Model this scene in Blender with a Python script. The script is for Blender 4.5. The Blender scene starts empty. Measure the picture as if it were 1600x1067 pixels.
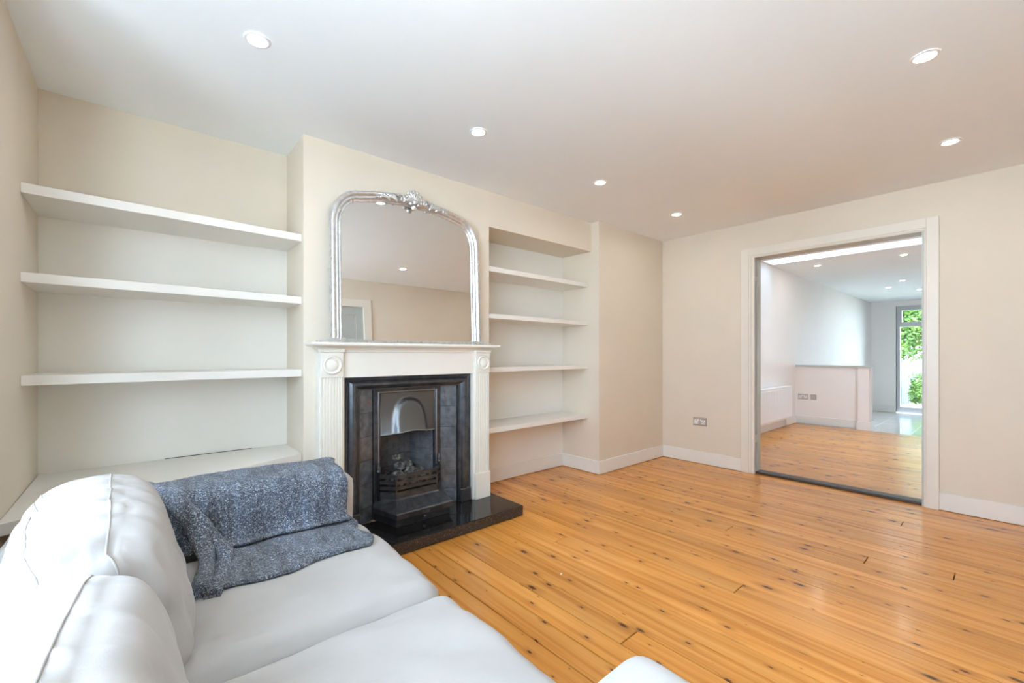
import bpy, bmesh, math, random
from mathutils import Vector, Matrix, noise
random.seed(7)
R = math.radians
S = bpy.context.scene
COL = S.collection

# ------------------------------------------------------------------ camera
cam_d = bpy.data.cameras.new('camera')
cam = bpy.data.objects.new('camera', cam_d)
COL.objects.link(cam)
cam.location = (0.371, -3.088, 1.159)
cam.rotation_euler = (math.pi / 2, 0, -0.712)
cam_d.sensor_fit = 'HORIZONTAL'
cam_d.sensor_width = 36
cam_d.lens = 675.43 / 1600 * 36
cam_d.shift_y = 20.6 / 1600
cam_d.clip_start = 0.02
S.camera = cam

# ------------------------------------------------------------------ world, exposure
SKY = 13.0
world = bpy.data.worlds.new('overcast_sky')
S.world = world
world.use_nodes = True
wb = world.node_tree.nodes['Background']
wb.inputs[0].default_value = (0.68, 0.865, 1.085, 1)
wb.inputs[1].default_value = SKY
S.view_settings.view_transform = 'Standard'
S.view_settings.look = 'None'
S.view_settings.gamma = 1
S.view_settings.exposure = 0.30
S.view_settings.use_curve_mapping = False
sun_d = bpy.data.lights.new('sun', 'SUN')
sun_d.energy = 80.0
sun_d.angle = R(2.0)
sun_d.color = (0.92, 0.97, 1.0)
sun = bpy.data.objects.new('sun', sun_d)
COL.objects.link(sun)
sun.rotation_euler = (R(-15), R(44), 0)    # sun over the garden side, so none falls straight through the front window
S.cycles.use_denoising = True
S.cycles.max_bounces = 14
S.cycles.diffuse_bounces = 8
S.cycles.glossy_bounces = 6
S.cycles.transparent_max_bounces = 12
S.cycles.sample_clamp_indirect = 8
S.cycles.caustics_reflective = False
S.cycles.caustics_refractive = False

def portal(name, loc, rot, sx, sy):
    """daylight portal in a window opening: emits nothing, only guides sky sampling"""
    l = bpy.data.lights.new(name, 'AREA')
    l.shape = 'RECTANGLE'
    l.size, l.size_y = sx, sy
    l.cycles.is_portal = True
    o = bpy.data.objects.new(name, l)
    COL.objects.link(o)
    o.location, o.rotation_euler = loc, rot
    return o
WIN = (-3.60, -1.10, 0.70, 2.38)          # front window opening y0 y1 z0 z1
portal('front_window_portal', (-0.29, (WIN[0] + WIN[1]) / 2, (WIN[2] + WIN[3]) / 2), (0, R(-90), 0), WIN[3] - WIN[2], WIN[1] - WIN[0])
portal('garden_door_portal', (15.0, -1.95, 1.04), (0, R(90), 0), 2.7, 1.6)
portal('rooflight_portal', (7.46, -2.4, 2.93), (0, 0, 0), 0.4, 3.4)

# ------------------------------------------------------------------ material helpers
def mat(name, col, rough=0.5, metal=0.0, coat=0.0, coat_rough=0.1, spec=0.5):
    m = bpy.data.materials.new(name)
    m.use_nodes = True
    b = m.node_tree.nodes['Principled BSDF']
    b.inputs['Base Color'].default_value = (*col, 1)
    b.inputs['Roughness'].default_value = rough
    b.inputs['Metallic'].default_value = metal
    b.inputs['Coat Weight'].default_value = coat
    b.inputs['Coat Roughness'].default_value = coat_rough
    b.inputs['Specular IOR Level'].default_value = spec
    return m

class NT:
    def __init__(self, m):
        self.t = m.node_tree
        self.b = m.node_tree.nodes['Principled BSDF']
    def n(self, typ, **kw):
        nd = self.t.nodes.new(typ)
        for k, v in kw.items():
            if k.startswith('i_'):
                key = k[2:]
                key = int(key) if key.isdigit() else key.replace('_', ' ')
                if hasattr(v, 'is_linked') or isinstance(v, bpy.types.NodeSocket):
                    self.t.links.new(v, nd.inputs[key])
                else:
                    nd.inputs[key].default_value = v
            else:
                setattr(nd, k, v)
        return nd
    def l(self, a, b):
        self.t.links.new(a, b)
    def ramp(self, fac, stops, interp='LINEAR'):
        r = self.n('ShaderNodeValToRGB')
        r.color_ramp.interpolation = interp
        e = r.color_ramp.elements
        while len(e) < len(stops):
            e.new(0.5)
        for x, (p, c) in zip(e, stops):
            x.position = p
            x.color = (*c, 1) if len(c) == 3 else c
        self.l(fac, r.inputs[0])
        return r.outputs[0]
    def math(self, op, a, b=None, c=None):
        nd = self.n('ShaderNodeMath', operation=op)
        for i, v in enumerate((a, b, c)):
            if v is None:
                continue
            if isinstance(v, (int, float)):
                nd.inputs[i].default_value = v
            else:
                self.l(v, nd.inputs[i])
        return nd.outputs[0]
    def mix(self, fac, a, b, blend='MIX'):
        nd = self.n('ShaderNodeMix', data_type='RGBA', blend_type=blend)
        for key, v in ((0, fac), (6, a), (7, b)):
            if isinstance(v, (int, float)):
                nd.inputs[key].default_value = v
            elif isinstance(v, tuple):
                nd.inputs[key].default_value = (*v, 1)
            else:
                self.l(v, nd.inputs[key])
        return nd.outputs[2]
    def bump(self, h, strength=0.2, dist=0.01):
        bp = self.n('ShaderNodeBump')
        bp.inputs['Strength'].default_value = strength
        bp.inputs['Distance'].default_value = dist
        self.l(h, bp.inputs['Height'])
        self.l(bp.outputs[0], self.b.inputs['Normal'])

def noisy(name, c1, c2, scale, rough, bump=0.0, bdist=0.002, detail=4, **kw):
    m = mat(name, c1, rough, **kw)
    t = NT(m)
    co = t.n('ShaderNodeTexCoord').outputs['Object']
    nz = t.n('ShaderNodeTexNoise', i_Vector=co, i_Scale=scale, i_Detail=detail)
    t.l(t.ramp(nz.outputs[0], [(0.35, c1), (0.65, c2)]), t.b.inputs['Base Color'])
    if bump:
        t.bump(nz.outputs[0], bump, bdist)
    return m

M = {}
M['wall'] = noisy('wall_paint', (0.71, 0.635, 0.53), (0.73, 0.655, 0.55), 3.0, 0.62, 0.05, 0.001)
M['alcove'] = noisy('alcove_lit_paint', (0.80, 0.775, 0.72), (0.815, 0.79, 0.735), 3.0, 0.6, 0.05, 0.001)  # off-white backs; partly the alcoves' brighter, cooler light put into the wall colour
M['white_wall'] = noisy('white_wall_paint', (0.84, 0.805, 0.775), (0.855, 0.82, 0.79), 3.0, 0.6, 0.04, 0.001)
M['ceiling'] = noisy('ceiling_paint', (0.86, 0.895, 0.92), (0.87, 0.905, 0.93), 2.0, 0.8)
M['trim'] = noisy('trim_gloss_paint', (0.77, 0.745, 0.69), (0.79, 0.765, 0.71), 5.0, 0.38)
M['skirt'] = noisy('skirting_paint', (0.78, 0.77, 0.73), (0.80, 0.79, 0.75), 5.0, 0.4)
M['shelf'] = noisy('shelf_paint', (0.77, 0.745, 0.70), (0.79, 0.765, 0.72), 5.0, 0.42)
M['arch'] = noisy('architrave_paint', (0.75, 0.71, 0.635), (0.77, 0.73, 0.655), 5.0, 0.4)
M['mantel'] = noisy('mantel_paint', (0.79, 0.76, 0.69), (0.81, 0.78, 0.71), 5.0, 0.4)
M['jamb'] = mat('jamb_grey_paint', (0.50, 0.52, 0.49), 0.45)
M['door'] = mat('door_grey_paint', (0.43, 0.46, 0.45), 0.45)
M['slot'] = mat('pocket_slot_dark', (0.10, 0.11, 0.10), 0.6)
M['thresh'] = mat('threshold_bronze', (0.07, 0.06, 0.055), 0.4, 0.4)
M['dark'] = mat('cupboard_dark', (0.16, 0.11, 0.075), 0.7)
M['screed'] = mat('subfloor', (0.035, 0.02, 0.01), 0.9)
M['steel'] = mat('brushed_steel', (0.62, 0.60, 0.57), 0.36, 0.9)
M['plastic'] = mat('white_plastic', (0.82, 0.82, 0.80), 0.35)
M['black'] = mat('black_plastic', (0.012, 0.012, 0.012), 0.5)
M['radiator'] = mat('radiator_enamel', (0.84, 0.84, 0.85), 0.3)
M['upvc'] = mat('window_frame_grey', (0.60, 0.61, 0.62), 0.35)
M['sash'] = mat('window_frame_white', (0.80, 0.80, 0.79), 0.35)
M['mirror'] = mat('mirror_glass', (0.86, 0.87, 0.86), 0.0, 1.0)
M['tile_floor'] = mat('white_floor_tile', (0.78, 0.78, 0.77), 0.12, coat=0.3)
M['fabric_seam'] = mat('piping_fabric', (0.39, 0.365, 0.35), 0.9)

def lamp_mat(name, strength):
    m = bpy.data.materials.new(name)
    m.use_nodes = True
    nt = m.node_tree
    b = nt.nodes['Principled BSDF']
    b.inputs['Base Color'].default_value = (1, 1, 1, 1)
    b.inputs['Emission Color'].default_value = (1, 0.98, 0.95, 1)
    b.inputs['Emission Strength'].default_value = strength
    return m
M['lamp'] = lamp_mat('downlight_lens', 170)

def silver():
    m = mat('silver_leaf', (0.7, 0.7, 0.7), 0.32, 0.85)
    t = NT(m)
    co = t.n('ShaderNodeTexCoord').outputs['Object']
    nz = t.n('ShaderNodeTexNoise', i_Vector=co, i_Scale=35.0, i_Detail=5.0)
    t.l(t.ramp(nz.outputs[0], [(0.3, (0.56, 0.57, 0.575)), (0.6, (0.72, 0.73, 0.735))]), t.b.inputs['Base Color'])
    t.l(t.ramp(nz.outputs[0], [(0.3, (0.45,) * 3), (0.7, (0.25,) * 3)]), t.b.inputs['Roughness'])
    t.bump(nz.outputs[0], 0.05, 0.001)
    return m
M['silver'] = silver()

def iron(name, c1, c2, r1, r2, metal=0.75):
    m = mat(name, c1, 0.4, metal)
    t = NT(m)
    co = t.n('ShaderNodeTexCoord').outputs['Object']
    nz = t.n('ShaderNodeTexNoise', i_Vector=co, i_Scale=14.0, i_Detail=8.0, i_Roughness=0.65)
    t.l(t.ramp(nz.outputs[0], [(0.3, c1), (0.7, c2)]), t.b.inputs['Base Color'])
    t.l(t.ramp(nz.outputs[0], [(0.3, (r1,) * 3), (0.7, (r2,) * 3)]), t.b.inputs['Roughness'])
    n2 = t.n('ShaderNodeTexNoise', i_Vector=co, i_Scale=120.0, i_Detail=4.0)
    t.bump(n2.outputs[0], 0.12, 0.001)
    return m
M['iron'] = iron('cast_iron', (0.048, 0.052, 0.060), (0.12, 0.127, 0.142), 0.40, 0.28)
M['iron_dark'] = iron('sooty_iron', (0.02, 0.02, 0.022), (0.055, 0.055, 0.058), 0.6, 0.45, 0.5)
M['iron_polished'] = mat('polished_iron', (0.30, 0.30, 0.305), 0.36, 0.9)
M['firebrick'] = iron('sooty_firebrick', (0.085, 0.087, 0.095), (0.17, 0.172, 0.185), 0.7, 0.5, 0.1)
M['mortar'] = mat('firebrick_joint', (0.30, 0.30, 0.31), 0.9)

def slate_tile():
    m = mat('black_glazed_tile', (0.045, 0.05, 0.058), 0.22, 0.0, coat=0.5, coat_rough=0.12)
    t = NT(m)
    co = t.n('ShaderNodeTexCoord').outputs['Object']
    nz = t.n('ShaderNodeTexNoise', i_Vector=co, i_Scale=22.0, i_Detail=6.0)
    t.l(t.ramp(nz.outputs[0], [(0.35, (0.06, 0.068, 0.08)), (0.65, (0.12, 0.135, 0.155))]), t.b.inputs['Base Color'])
    t.bump(nz.outputs[0], 0.10, 0.003)
    return m
M['tile'] = slate_tile()
M['motif'] = mat('red_tile_motif', (0.30, 0.035, 0.025), 0.3)

def granite(name, c1, c2, c3, rough):
    m = mat(name, c1, rough)
    t = NT(m)
    co = t.n('ShaderNodeTexCoord').outputs['Object']
    v = t.n('ShaderNodeTexVoronoi', i_Vector=co, i_Scale=260.0)
    nz = t.n('ShaderNodeTexNoise', i_Vector=co, i_Scale=150.0, i_Detail=3.0)
    c = t.ramp(nz.outputs[0], [(0.45, c1), (0.62, c2)])
    f = t.math('GREATER_THAN', t.n('ShaderNodeSeparateColor', i_0=v.outputs['Color']).outputs[0], 0.93)
    t.l(t.mix(f, c, c3), t.b.inputs['Base Color'])
    return m
M['granite'] = granite('black_granite_polished', (0.008, 0.008, 0.009), (0.016, 0.016, 0.017), (0.05, 0.05, 0.05), 0.05)
M['granite_edge'] = granite('black_granite_sawn', (0.022, 0.017, 0.013), (0.05, 0.036, 0.028), (0.16, 0.13, 0.12), 0.5)

def coal():
    m = noisy('ash_grey_coal', (0.03, 0.029, 0.028), (0.24, 0.22, 0.20), 28.0, 0.9, 0.6, 0.01)
    return m
M['coal'] = coal()

def pine(name, tint=1.0, coat=0.22):
    m = mat(name, (0.5, 0.25, 0.08), 0.27, coat=coat, coat_rough=0.13, spec=0.36)
    t = NT(m)
    pos = t.n('ShaderNodeNewGeometry').outputs['Position']
    rnd = t.n('ShaderNodeObjectInfo').outputs['Random']
    off = t.n('ShaderNodeCombineXYZ')
    t.l(t.math('MULTIPLY', rnd, 37.0), off.inputs[0])
    t.l(t.math('MULTIPLY', rnd, 91.0), off.inputs[1])
    p = t.n('ShaderNodeVectorMath', operation='ADD')
    t.l(pos, p.inputs[0])
    t.l(off.outputs[0], p.inputs[1])
    P = p.outputs[0]
    # knots: elongated voronoi cells, each with its own size
    mp = t.n('ShaderNodeMapping', i_Vector=P)
    mp.inputs['Scale'].default_value = (11.0, 4.8, 0.0)
    vo = t.n('ShaderNodeTexVoronoi', i_Vector=mp.outputs[0], i_Scale=1.0, voronoi_dimensions='2D')
    cellr = t.n('ShaderNodeSeparateColor', i_0=vo.outputs['Color'])
    size = t.ramp(cellr.outputs[0], [(0.22, (0.0,) * 3), (0.5, (0.045,) * 3), (0.85, (0.09,) * 3), (1.0, (0.18,) * 3)])
    ratio = t.math('DIVIDE', vo.outputs['Distance'], t.math('ADD', size, 0.0001))
    knot = t.ramp(ratio, [(0.35, (1,) * 3), (1.0, (0,) * 3)])
    halo = t.ramp(t.math('MULTIPLY', ratio, 0.33), [(0.2, (1,) * 3), (1.0, (0,) * 3)])
    # grain, bent around the knots
    bend = t.math('MULTIPLY', halo, 0.012)
    ofs2 = t.n('ShaderNodeCombineXYZ')
    t.l(bend, ofs2.inputs[0])
    pg = t.n('ShaderNodeVectorMath', operation='ADD')
    t.l(P, pg.inputs[0])
    t.l(ofs2.outputs[0], pg.inputs[1])
    mg = t.n('ShaderNodeMapping', i_Vector=pg.outputs[0])
    mg.inputs['Scale'].default_value = (30.0, 0.9, 1.0)
    g1 = t.n('ShaderNodeTexNoise', i_Vector=mg.outputs[0], i_Scale=1.0, i_Detail=3.0, i_Distortion=0.5)
    mg2 = t.n('ShaderNodeMapping', i_Vector=pg.outputs[0])
    mg2.inputs['Scale'].default_value = (190.0, 3.5, 1.0)
    g2 = t.n('ShaderNodeTexNoise', i_Vector=mg2.outputs[0], i_Scale=1.0, i_Detail=2.0)
    big = t.n('ShaderNodeTexNoise', i_Vector=P, i_Scale=1.3, i_Detail=2.0)
    k = tint
    c = t.ramp(g1.outputs[0], [(0.30, (0.57 * k, 0.215 * k, 0.032 * k)), (0.5, (0.73 * k, 0.315 * k, 0.060 * k)), (0.72, (0.81 * k, 0.39 * k, 0.098 * k))])
    c = t.mix(t.math('MULTIPLY', g2.outputs[0], 0.30), c, (0.40 * k, 0.15 * k, 0.03 * k))
    # per board shade
    br = t.ramp(rnd, [(0.0, (0.86,) * 3), (0.5, (1.0,) * 3), (1.0, (1.10,) * 3)])
    c = t.mix(1.0, c, br, 'MULTIPLY')
    bg = t.ramp(big.outputs[0], [(0.3, (0.9, 0.88, 0.84)), (0.7, (1.06, 1.06, 1.08))])
    c = t.mix(1.0, c, bg, 'MULTIPLY')
    c = t.mix(t.math('MULTIPLY', halo, 0.42), c, (0.27, 0.085, 0.018))
    c = t.mix(t.math('MULTIPLY', knot, 0.93), c, (0.05, 0.018, 0.008))
    t.l(c, t.b.inputs['Base Color'])
    wv = t.n('ShaderNodeTexNoise', i_Vector=P, i_Scale=9.0, i_Detail=2.0)
    h = t.math('ADD', t.math('MULTIPLY', g2.outputs[0], 0.12), wv.outputs[0])
    t.bump(h, 0.09, 0.004)
    return m
M['pine'] = pine('varnished_pine_board')

def linen():
    m = mat('pale_grey_slipcover', (0.66, 0.655, 0.63), 0.92, spec=0.2)
    t = NT(m)
    co = t.n('ShaderNodeTexCoord').outputs['Object']
    n1 = t.n('ShaderNodeTexNoise', i_Vector=co, i_Scale=5.0, i_Detail=5.0)
    t.l(t.ramp(n1.outputs[0], [(0.3, (0.435, 0.41, 0.395)), (0.7, (0.475, 0.45, 0.435))]), t.b.inputs['Base Color'])
    n2 = t.n('ShaderNodeTexNoise', i_Vector=co, i_Scale=420.0, i_Detail=2.0)
    mp = t.n('ShaderNodeMapping', i_Vector=co)
    mp.inputs['Scale'].default_value = (3.0, 14.0, 6.0)
    n3 = t.n('ShaderNodeTexNoise', i_Vector=mp.outputs[0], i_Scale=1.0, i_Detail=4.0, i_Distortion=0.8)
    h = t.math('ADD', t.math('MULTIPLY', n2.outputs[0], 0.05), n3.outputs[0])
    t.bump(h, 0.25, 0.012)
    t.b.inputs['Sheen Weight'].default_value = 0.15
    return m
M['linen'] = linen()

def tweed():
    m = mat('blue_grey_boucle_wool', (0.15, 0.18, 0.24), 0.95, spec=0.15)
    t = NT(m)
    co = t.n('ShaderNodeTexCoord').outputs['Object']
    v = t.n('ShaderNodeTexVoronoi', i_Vector=co, i_Scale=330.0)
    n = t.n('ShaderNodeTexNoise', i_Vector=co, i_Scale=190.0, i_Detail=3.0)
    mp = t.n('ShaderNodeMapping', i_Vector=co)
    mp.inputs['Scale'].default_value = (26.0, 5.0, 5.0)
    st = t.n('ShaderNodeTexNoise', i_Vector=mp.outputs[0], i_Scale=1.0, i_Detail=3.0)
    r = t.n('ShaderNodeSeparateColor', i_0=v.outputs['Color']).outputs[0]
    c = t.ramp(r, [(0.0, (0.04, 0.048, 0.07)), (0.35, (0.10, 0.125, 0.175)), (0.7, (0.20, 0.24, 0.315)), (0.9, (0.37, 0.41, 0.47)), (1.0, (0.75, 0.77, 0.79))])
    c2 = t.ramp(st.outputs[0], [(0.35, (0.62, 0.60, 0.60)), (0.55, (1.0, 1.0, 1.0)), (0.7, (1.12, 1.18, 1.32))])
    t.l(t.mix(1.0, c, c2, 'MULTIPLY'), t.b.inputs['Base Color'])
    h = t.math('ADD', v.outputs['Distance'], n.outputs[0])
    t.bump(h, 0.9, 0.006)
    t.b.inputs['Sheen Weight'].default_value = 0.25
    return m
M['tweed'] = tweed()

def glass():
    m = bpy.data.materials.new('clear_pane')
    m.use_nodes = True
    nt = m.node_tree
    for n in list(nt.nodes):
        if n.type == 'BSDF_PRINCIPLED':
            nt.nodes.remove(n)
    out = [n for n in nt.nodes if n.type == 'OUTPUT_MATERIAL'][0]
    tr = nt.nodes.new('ShaderNodeBsdfTransparent')
    tr.inputs[0].default_value = (0.96, 0.98, 0.97, 1)
    gl = nt.nodes.new('ShaderNodeBsdfGlossy')
    gl.inputs['Roughness'].default_value = 0.0
    fr = nt.nodes.new('ShaderNodeFresnel')
    fr.inputs[0].default_value = 1.45
    mx = nt.nodes.new('ShaderNodeMixShader')
    nt.links.new(fr.outputs[0], mx.inputs[0])
    nt.links.new(tr.outputs[0], mx.inputs[1])
    nt.links.new(gl.outputs[0], mx.inputs[2])
    nt.links.new(mx.outputs[0], out.inputs[0])
    return m
M['glass'] = glass()
M['leaf'] = noisy('garden_leaf', (0.045, 0.115, 0.015), (0.11, 0.19, 0.03), 2.0, 0.6)
M['leaf_yellow'] = noisy('yellowing_leaf', (0.16, 0.17, 0.025), (0.08, 0.14, 0.02), 2.0, 0.6)
M['bark'] = noisy('tree_bark', (0.10, 0.075, 0.05), (0.16, 0.12, 0.09), 20.0, 0.9, 0.4, 0.01)
M['fence'] = noisy('weathered_fence', (0.13, 0.145, 0.17), (0.18, 0.195, 0.22), 9.0, 0.85)
M['paving'] = noisy('pale_paving', (0.52, 0.52, 0.50), (0.58, 0.575, 0.56), 6.0, 0.85)
M['earth'] = noisy('garden_earth', (0.12, 0.13, 0.06), (0.20, 0.21, 0.10), 3.0, 0.95)
M['brick_out'] = mat('outer_brickwork', (0.30, 0.16, 0.11), 0.9)

# ------------------------------------------------------------------ object helpers
ORG = {}
def tag(o, label=None, cat=None, group=None, kind=None):
    if label: o['label'] = label
    if cat: o['category'] = cat
    if group: o['group'] = group
    if kind: o['kind'] = kind
    return o

def thing(name, loc, label, cat, group=None):
    o = bpy.data.objects.new(name, None)
    o.empty_display_size = 0.1
    COL.objects.link(o)
    o.location = loc
    ORG[o.name] = Vector(loc)
    return tag(o, label, cat, group)

def link(name, me, m, parent=None, org=None, smooth=False, local=False):
    """me in world coordinates; parent origin (or org) is subtracted"""
    base = Vector((0, 0, 0))
    if parent is not None and not local:
        base = ORG[parent.name]
    o = bpy.data.objects.new(name, me)
    if parent is None:
        org = Vector(org) if org is not None else Vector((0, 0, 0))
        me.transform(Matrix.Translation(-org))
        o.location = org
        ORG_key = org
    else:
        org = Vector(org) if org is not None else base.copy()
        if local:
            org = Vector((0, 0, 0))
        me.transform(Matrix.Translation(-org))
        o.location = org - base
        o.parent = parent
        ORG_key = org
    COL.objects.link(o)
    ORG[o.name] = ORG_key.copy()
    if m is not None:
        me.materials.append(m)
    if smooth:
        me.polygons.foreach_set('use_smooth', [True] * len(me.polygons))
    me.update()
    return o

def bm_box(bm, x0, x1, y0, y1, z0, z1, bev=0.0):
    if x0 > x1: x0, x1 = x1, x0
    if y0 > y1: y0, y1 = y1, y0
    if z0 > z1: z0, z1 = z1, z0
    b = bmesh.new()
    vs = [b.verts.new((x, y, z)) for x in (x0, x1) for y in (y0, y1) for z in (z0, z1)]
    for f in ((0, 1, 3, 2), (4, 6, 7, 5), (0, 4, 5, 1), (2, 3, 7, 6), (0, 2, 6, 4), (1, 5, 7, 3)):
        b.faces.new([vs[i] for i in f])
    if bev:
        bmesh.ops.bevel(b, geom=b.edges[:], offset=bev, segments=1, affect='EDGES', profile=0.5)
    join(bm, b)

def join(bm, b, mtx=None):
    mp = {}
    for v in b.verts:
        mp[v] = bm.verts.new(mtx @ v.co if mtx else v.co)
    for f in b.faces:
        try:
            nf = bm.faces.new([mp[v] for v in f.verts])
            nf.smooth = f.smooth
        except ValueError:
            pass
    b.free()

def mesh(bm, name='mesh', recalc=True):
    if recalc:
        bmesh.ops.recalc_face_normals(bm, faces=bm.faces[:])
    me = bpy.data.meshes.new(name)
    bm.to_mesh(me)
    bm.free()
    return me

def box(name, x0, x1, y0, y1, z0, z1, m, parent=None, bev=0.0, local=False, org='base'):
    bm = bmesh.new()
    bm_box(bm, x0, x1, y0, y1, z0, z1, bev)
    o = None
    if org == 'base' and not local:
        o = ((x0 + x1) / 2, (y0 + y1) / 2, min(z0, z1))
    return link(name, mesh(bm, name), m, parent, o, local=local)

def boxes(name, lst, m, parent=None, bev=0.0, local=False):
    bm = bmesh.new()
    for b in lst:
        bm_box(bm, *b, bev=bev)
    return link(name, mesh(bm, name), m, parent, None, local=local)

def prism(name, pts, z0, z1, m, parent=None, bev=0.0, axis='z', org=None, local=False):
    """extrude a polygon; axis z: pts are (x,y); axis y: pts (x,z) from y=z0 to z1; axis x: pts (y,z)"""
    bm = bmesh.new()
    def P(a, b, h):
        return {'z': (a, b, h), 'y': (a, h, b), 'x': (h, a, b)}[axis]
    lo = [bm.verts.new(P(a, b, z0)) for a, b in pts]
    hi = [bm.verts.new(P(a, b, z1)) for a, b in pts]
    n = len(pts)
    bm.faces.new(lo)
    bm.faces.new(hi)
    for i in range(n):
        bm.faces.new((lo[i], lo[(i + 1) % n], hi[(i + 1) % n], hi[i]))
    if bev:
        bmesh.ops.bevel(bm, geom=bm.edges[:], offset=bev, segments=2, affect='EDGES', profile=0.5)
    return link(name, mesh(bm, name), m, parent, org, local=local)

def bm_tube(bm, pts, r, seg=8, closed=False):
    pts = [Vector(p) for p in pts]
    n = len(pts)
    rad = r if isinstance(r, (list, tuple)) else [r] * n
    rings = []
    up = None
    for i, p in enumerate(pts):
        a = pts[(i - 1) % n] if (closed or i > 0) else pts[i]
        b = pts[(i + 1) % n] if (closed or i < n - 1) else pts[i]
        d = (b - a).normalized()
        if up is None:
            up = Vector((0, 0, 1)) if abs(d.z) < 0.9 else Vector((1, 0, 0))
        s = d.cross(up)
        if s.length < 1e-4:
            s = d.cross(Vector((0.3, 1, 0.2)))
        s.normalize()
        u = s.cross(d).normalized()
        up = u
        rings.append([bm.verts.new(p + (s * math.cos(t) + u * math.sin(t)) * rad[i]) for t in [2 * math.pi * k / seg for k in range(seg)]])
    m = n if closed else n - 1
    for i in range(m):
        A, B = rings[i], rings[(i + 1) % n]
        for k in range(seg):
            f = bm.faces.new((A[k], A[(k + 1) % seg], B[(k + 1) % seg], B[k]))
            f.smooth = True
    if not closed:
        bm.faces.new(rings[0][::-1])
        bm.faces.new(rings[-1])

def tube(name, pts, r, m, parent=None, seg=8, closed=False, local=False):
    bm = bmesh.new()
    bm_tube(bm, pts, r, seg, closed)
    return link(name, mesh(bm, name), m, parent, local=local)

def bm_lathe(bm, prof, cx, cy, seg=24, axis='z', cz=0.0):
    """prof: list of (radius, height)"""
    rings = []
    for r, h in prof:
        ring = []
        for k in range(seg):
            a = 2 * math.pi * k / seg
            if axis == 'z':
                co = (cx + r * math.cos(a), cy + r * math.sin(a), h)
            else:                                   # about y, height is y
                co = (cx + r * math.cos(a), h, cz + r * math.sin(a))
            ring.append(bm.verts.new(co))
        rings.append(ring)
    for A, B in zip(rings, rings[1:]):
        for k in range(seg):
            f = bm.faces.new((A[k], A[(k + 1) % seg], B[(k + 1) % seg], B[k]))
            f.smooth = True
    bm.faces.new(rings[0][::-1])
    bm.faces.new(rings[-1])

def bm_blob(bm, c, s, rot=None, sub=2):
    b = bmesh.new()
    bmesh.ops.create_icosphere(b, subdivisions=sub, radius=1.0)
    for f in b.faces:
        f.smooth = True
    mtx = Matrix.Translation(Vector(c)) @ (rot if rot else Matrix.Identity(4)) @ Matrix.Diagonal((*s, 1))
    join(bm, b, mtx)

# ================================================================== SETTING
H = 2.45
XW0, XW1 = 4.904, 5.06            # wall with the wide doorway
YN = -3.68                        # wall behind the camera
YC = -0.378                       # chimney breast face
XC0, XC1 = 1.10, 2.469
XP, YP = 3.738, -0.472
OY0, OY1, OZ = -2.645, -1.447, 2.10   # doorway opening
H2 = 2.52
YR = -0.66                        # side wall of the back room
XE = 14.9                         # garden wall
ZK = -0.31                        # kitchen floor
YRR = -4.2
XSTEP = 8.80

def struct(o):
    o['kind'] = 'structure'
    return o

# ---- pine floor, board by board
PITCH, X0B = 0.122, 1.955 - 16 * 0.122
floor = struct(box('floor', -0.05, XW1 - 0.02, YN, 0.02, -0.12, -0.022, M['screed']))
joints = {}
for jx, jy in ((3.343, -1.85), (4.337, -2.592), (3.43, -2.546), (3.554, -2.888), (1.879, -2.06), (2.34, -1.233), (2.90, -0.70), (4.62, -1.6), (2.62, -2.2), (4.0, -0.95)):
    joints[int((jx - X0B) // PITCH)] = jy
BOARD = {}
def board(x0, x1, y0, y1, parent):
    key = (round(x1 - x0, 4), round(y1 - y0, 4))
    if key not in BOARD:
        bm = bmesh.new()
        w, l = (x1 - x0) / 2, (y1 - y0) / 2
        bm_box(bm, -w, w, -l, l, -0.021, 0.0)
        top = [e for e in bm.edges if all(v.co.z > -0.001 for v in e.verts)]
        bmesh.ops.bevel(bm, geom=top, offset=0.0012, segments=1, affect='EDGES')
        me = mesh(bm, 'board')
        me.materials.append(M['pine'])
        BOARD[key] = me
    o = bpy.data.objects.new('board', BOARD[key])
    COL.objects.link(o)
    o.parent = parent
    o.location = Vector(((x0 + x1) / 2, (y0 + y1) / 2, 0)) - ORG[parent.name]
    return o
for k in range(-1, 41):
    x0, x1 = X0B + k * PITCH, X0B + (k + 1) * PITCH
    x0, x1 = max(x0, 0.0), min(x1, XW1 - 0.02)
    if x1 - x0 < 0.01:
        continue
    g = 0.0025
    if k in joints:
        board(x0 + g, x1 - g, YN, joints[k] - g, floor)
        board(x0 + g, x1 - g, joints[k] + g, 0.0, floor)
    else:
        board(x0 + g, x1 - g, YN, 0.0, floor)
floor_back = struct(box('floor_back_room', XW1 - 0.02, XSTEP, YRR, YR + 0.02, -0.12, -0.022, M['screed']))
k, x = 0, XW1 - 0.018
while x < XSTEP - 0.02:
    x1 = min(x + PITCH, XSTEP)
    board(x + 0.0018, x1 - 0.0018, YRR, YR + 0.01, floor_back)
    x = x1
# kitchen floor, tile by tile, two steps lower
floor_kit = struct(box('floor_kitchen', XSTEP, XE, YRR, YR + 0.02, ZK - 0.12, ZK - 0.012, M['paving']))
TS = 0.61
tme = None
for i in range(10):
    for j in range(6):
        bm = bmesh.new()
        xx0, yy1 = XSTEP + i * TS, YR + 0.02 - j * TS
        xx1, yy0 = min(xx0 + TS, XE), max(yy1 - TS, YRR)
        if xx1 - xx0 < 0.05 or yy1 - yy0 < 0.05:
            bm.free(); continue
        bm_box(bm, xx0 + .0015, xx1 - .0015, yy0 + .0015, yy1 - .0015, ZK - 0.012, ZK, 0.0008)
        link('tile', mesh(bm, 'tile'), M['tile_floor'], floor_kit, ((xx0 + xx1) / 2, (yy0 + yy1) / 2, ZK))
struct(box('floor_step', XSTEP - 0.03, XSTEP, YRR, YR, ZK, -0.022, M['white_wall']))

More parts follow.
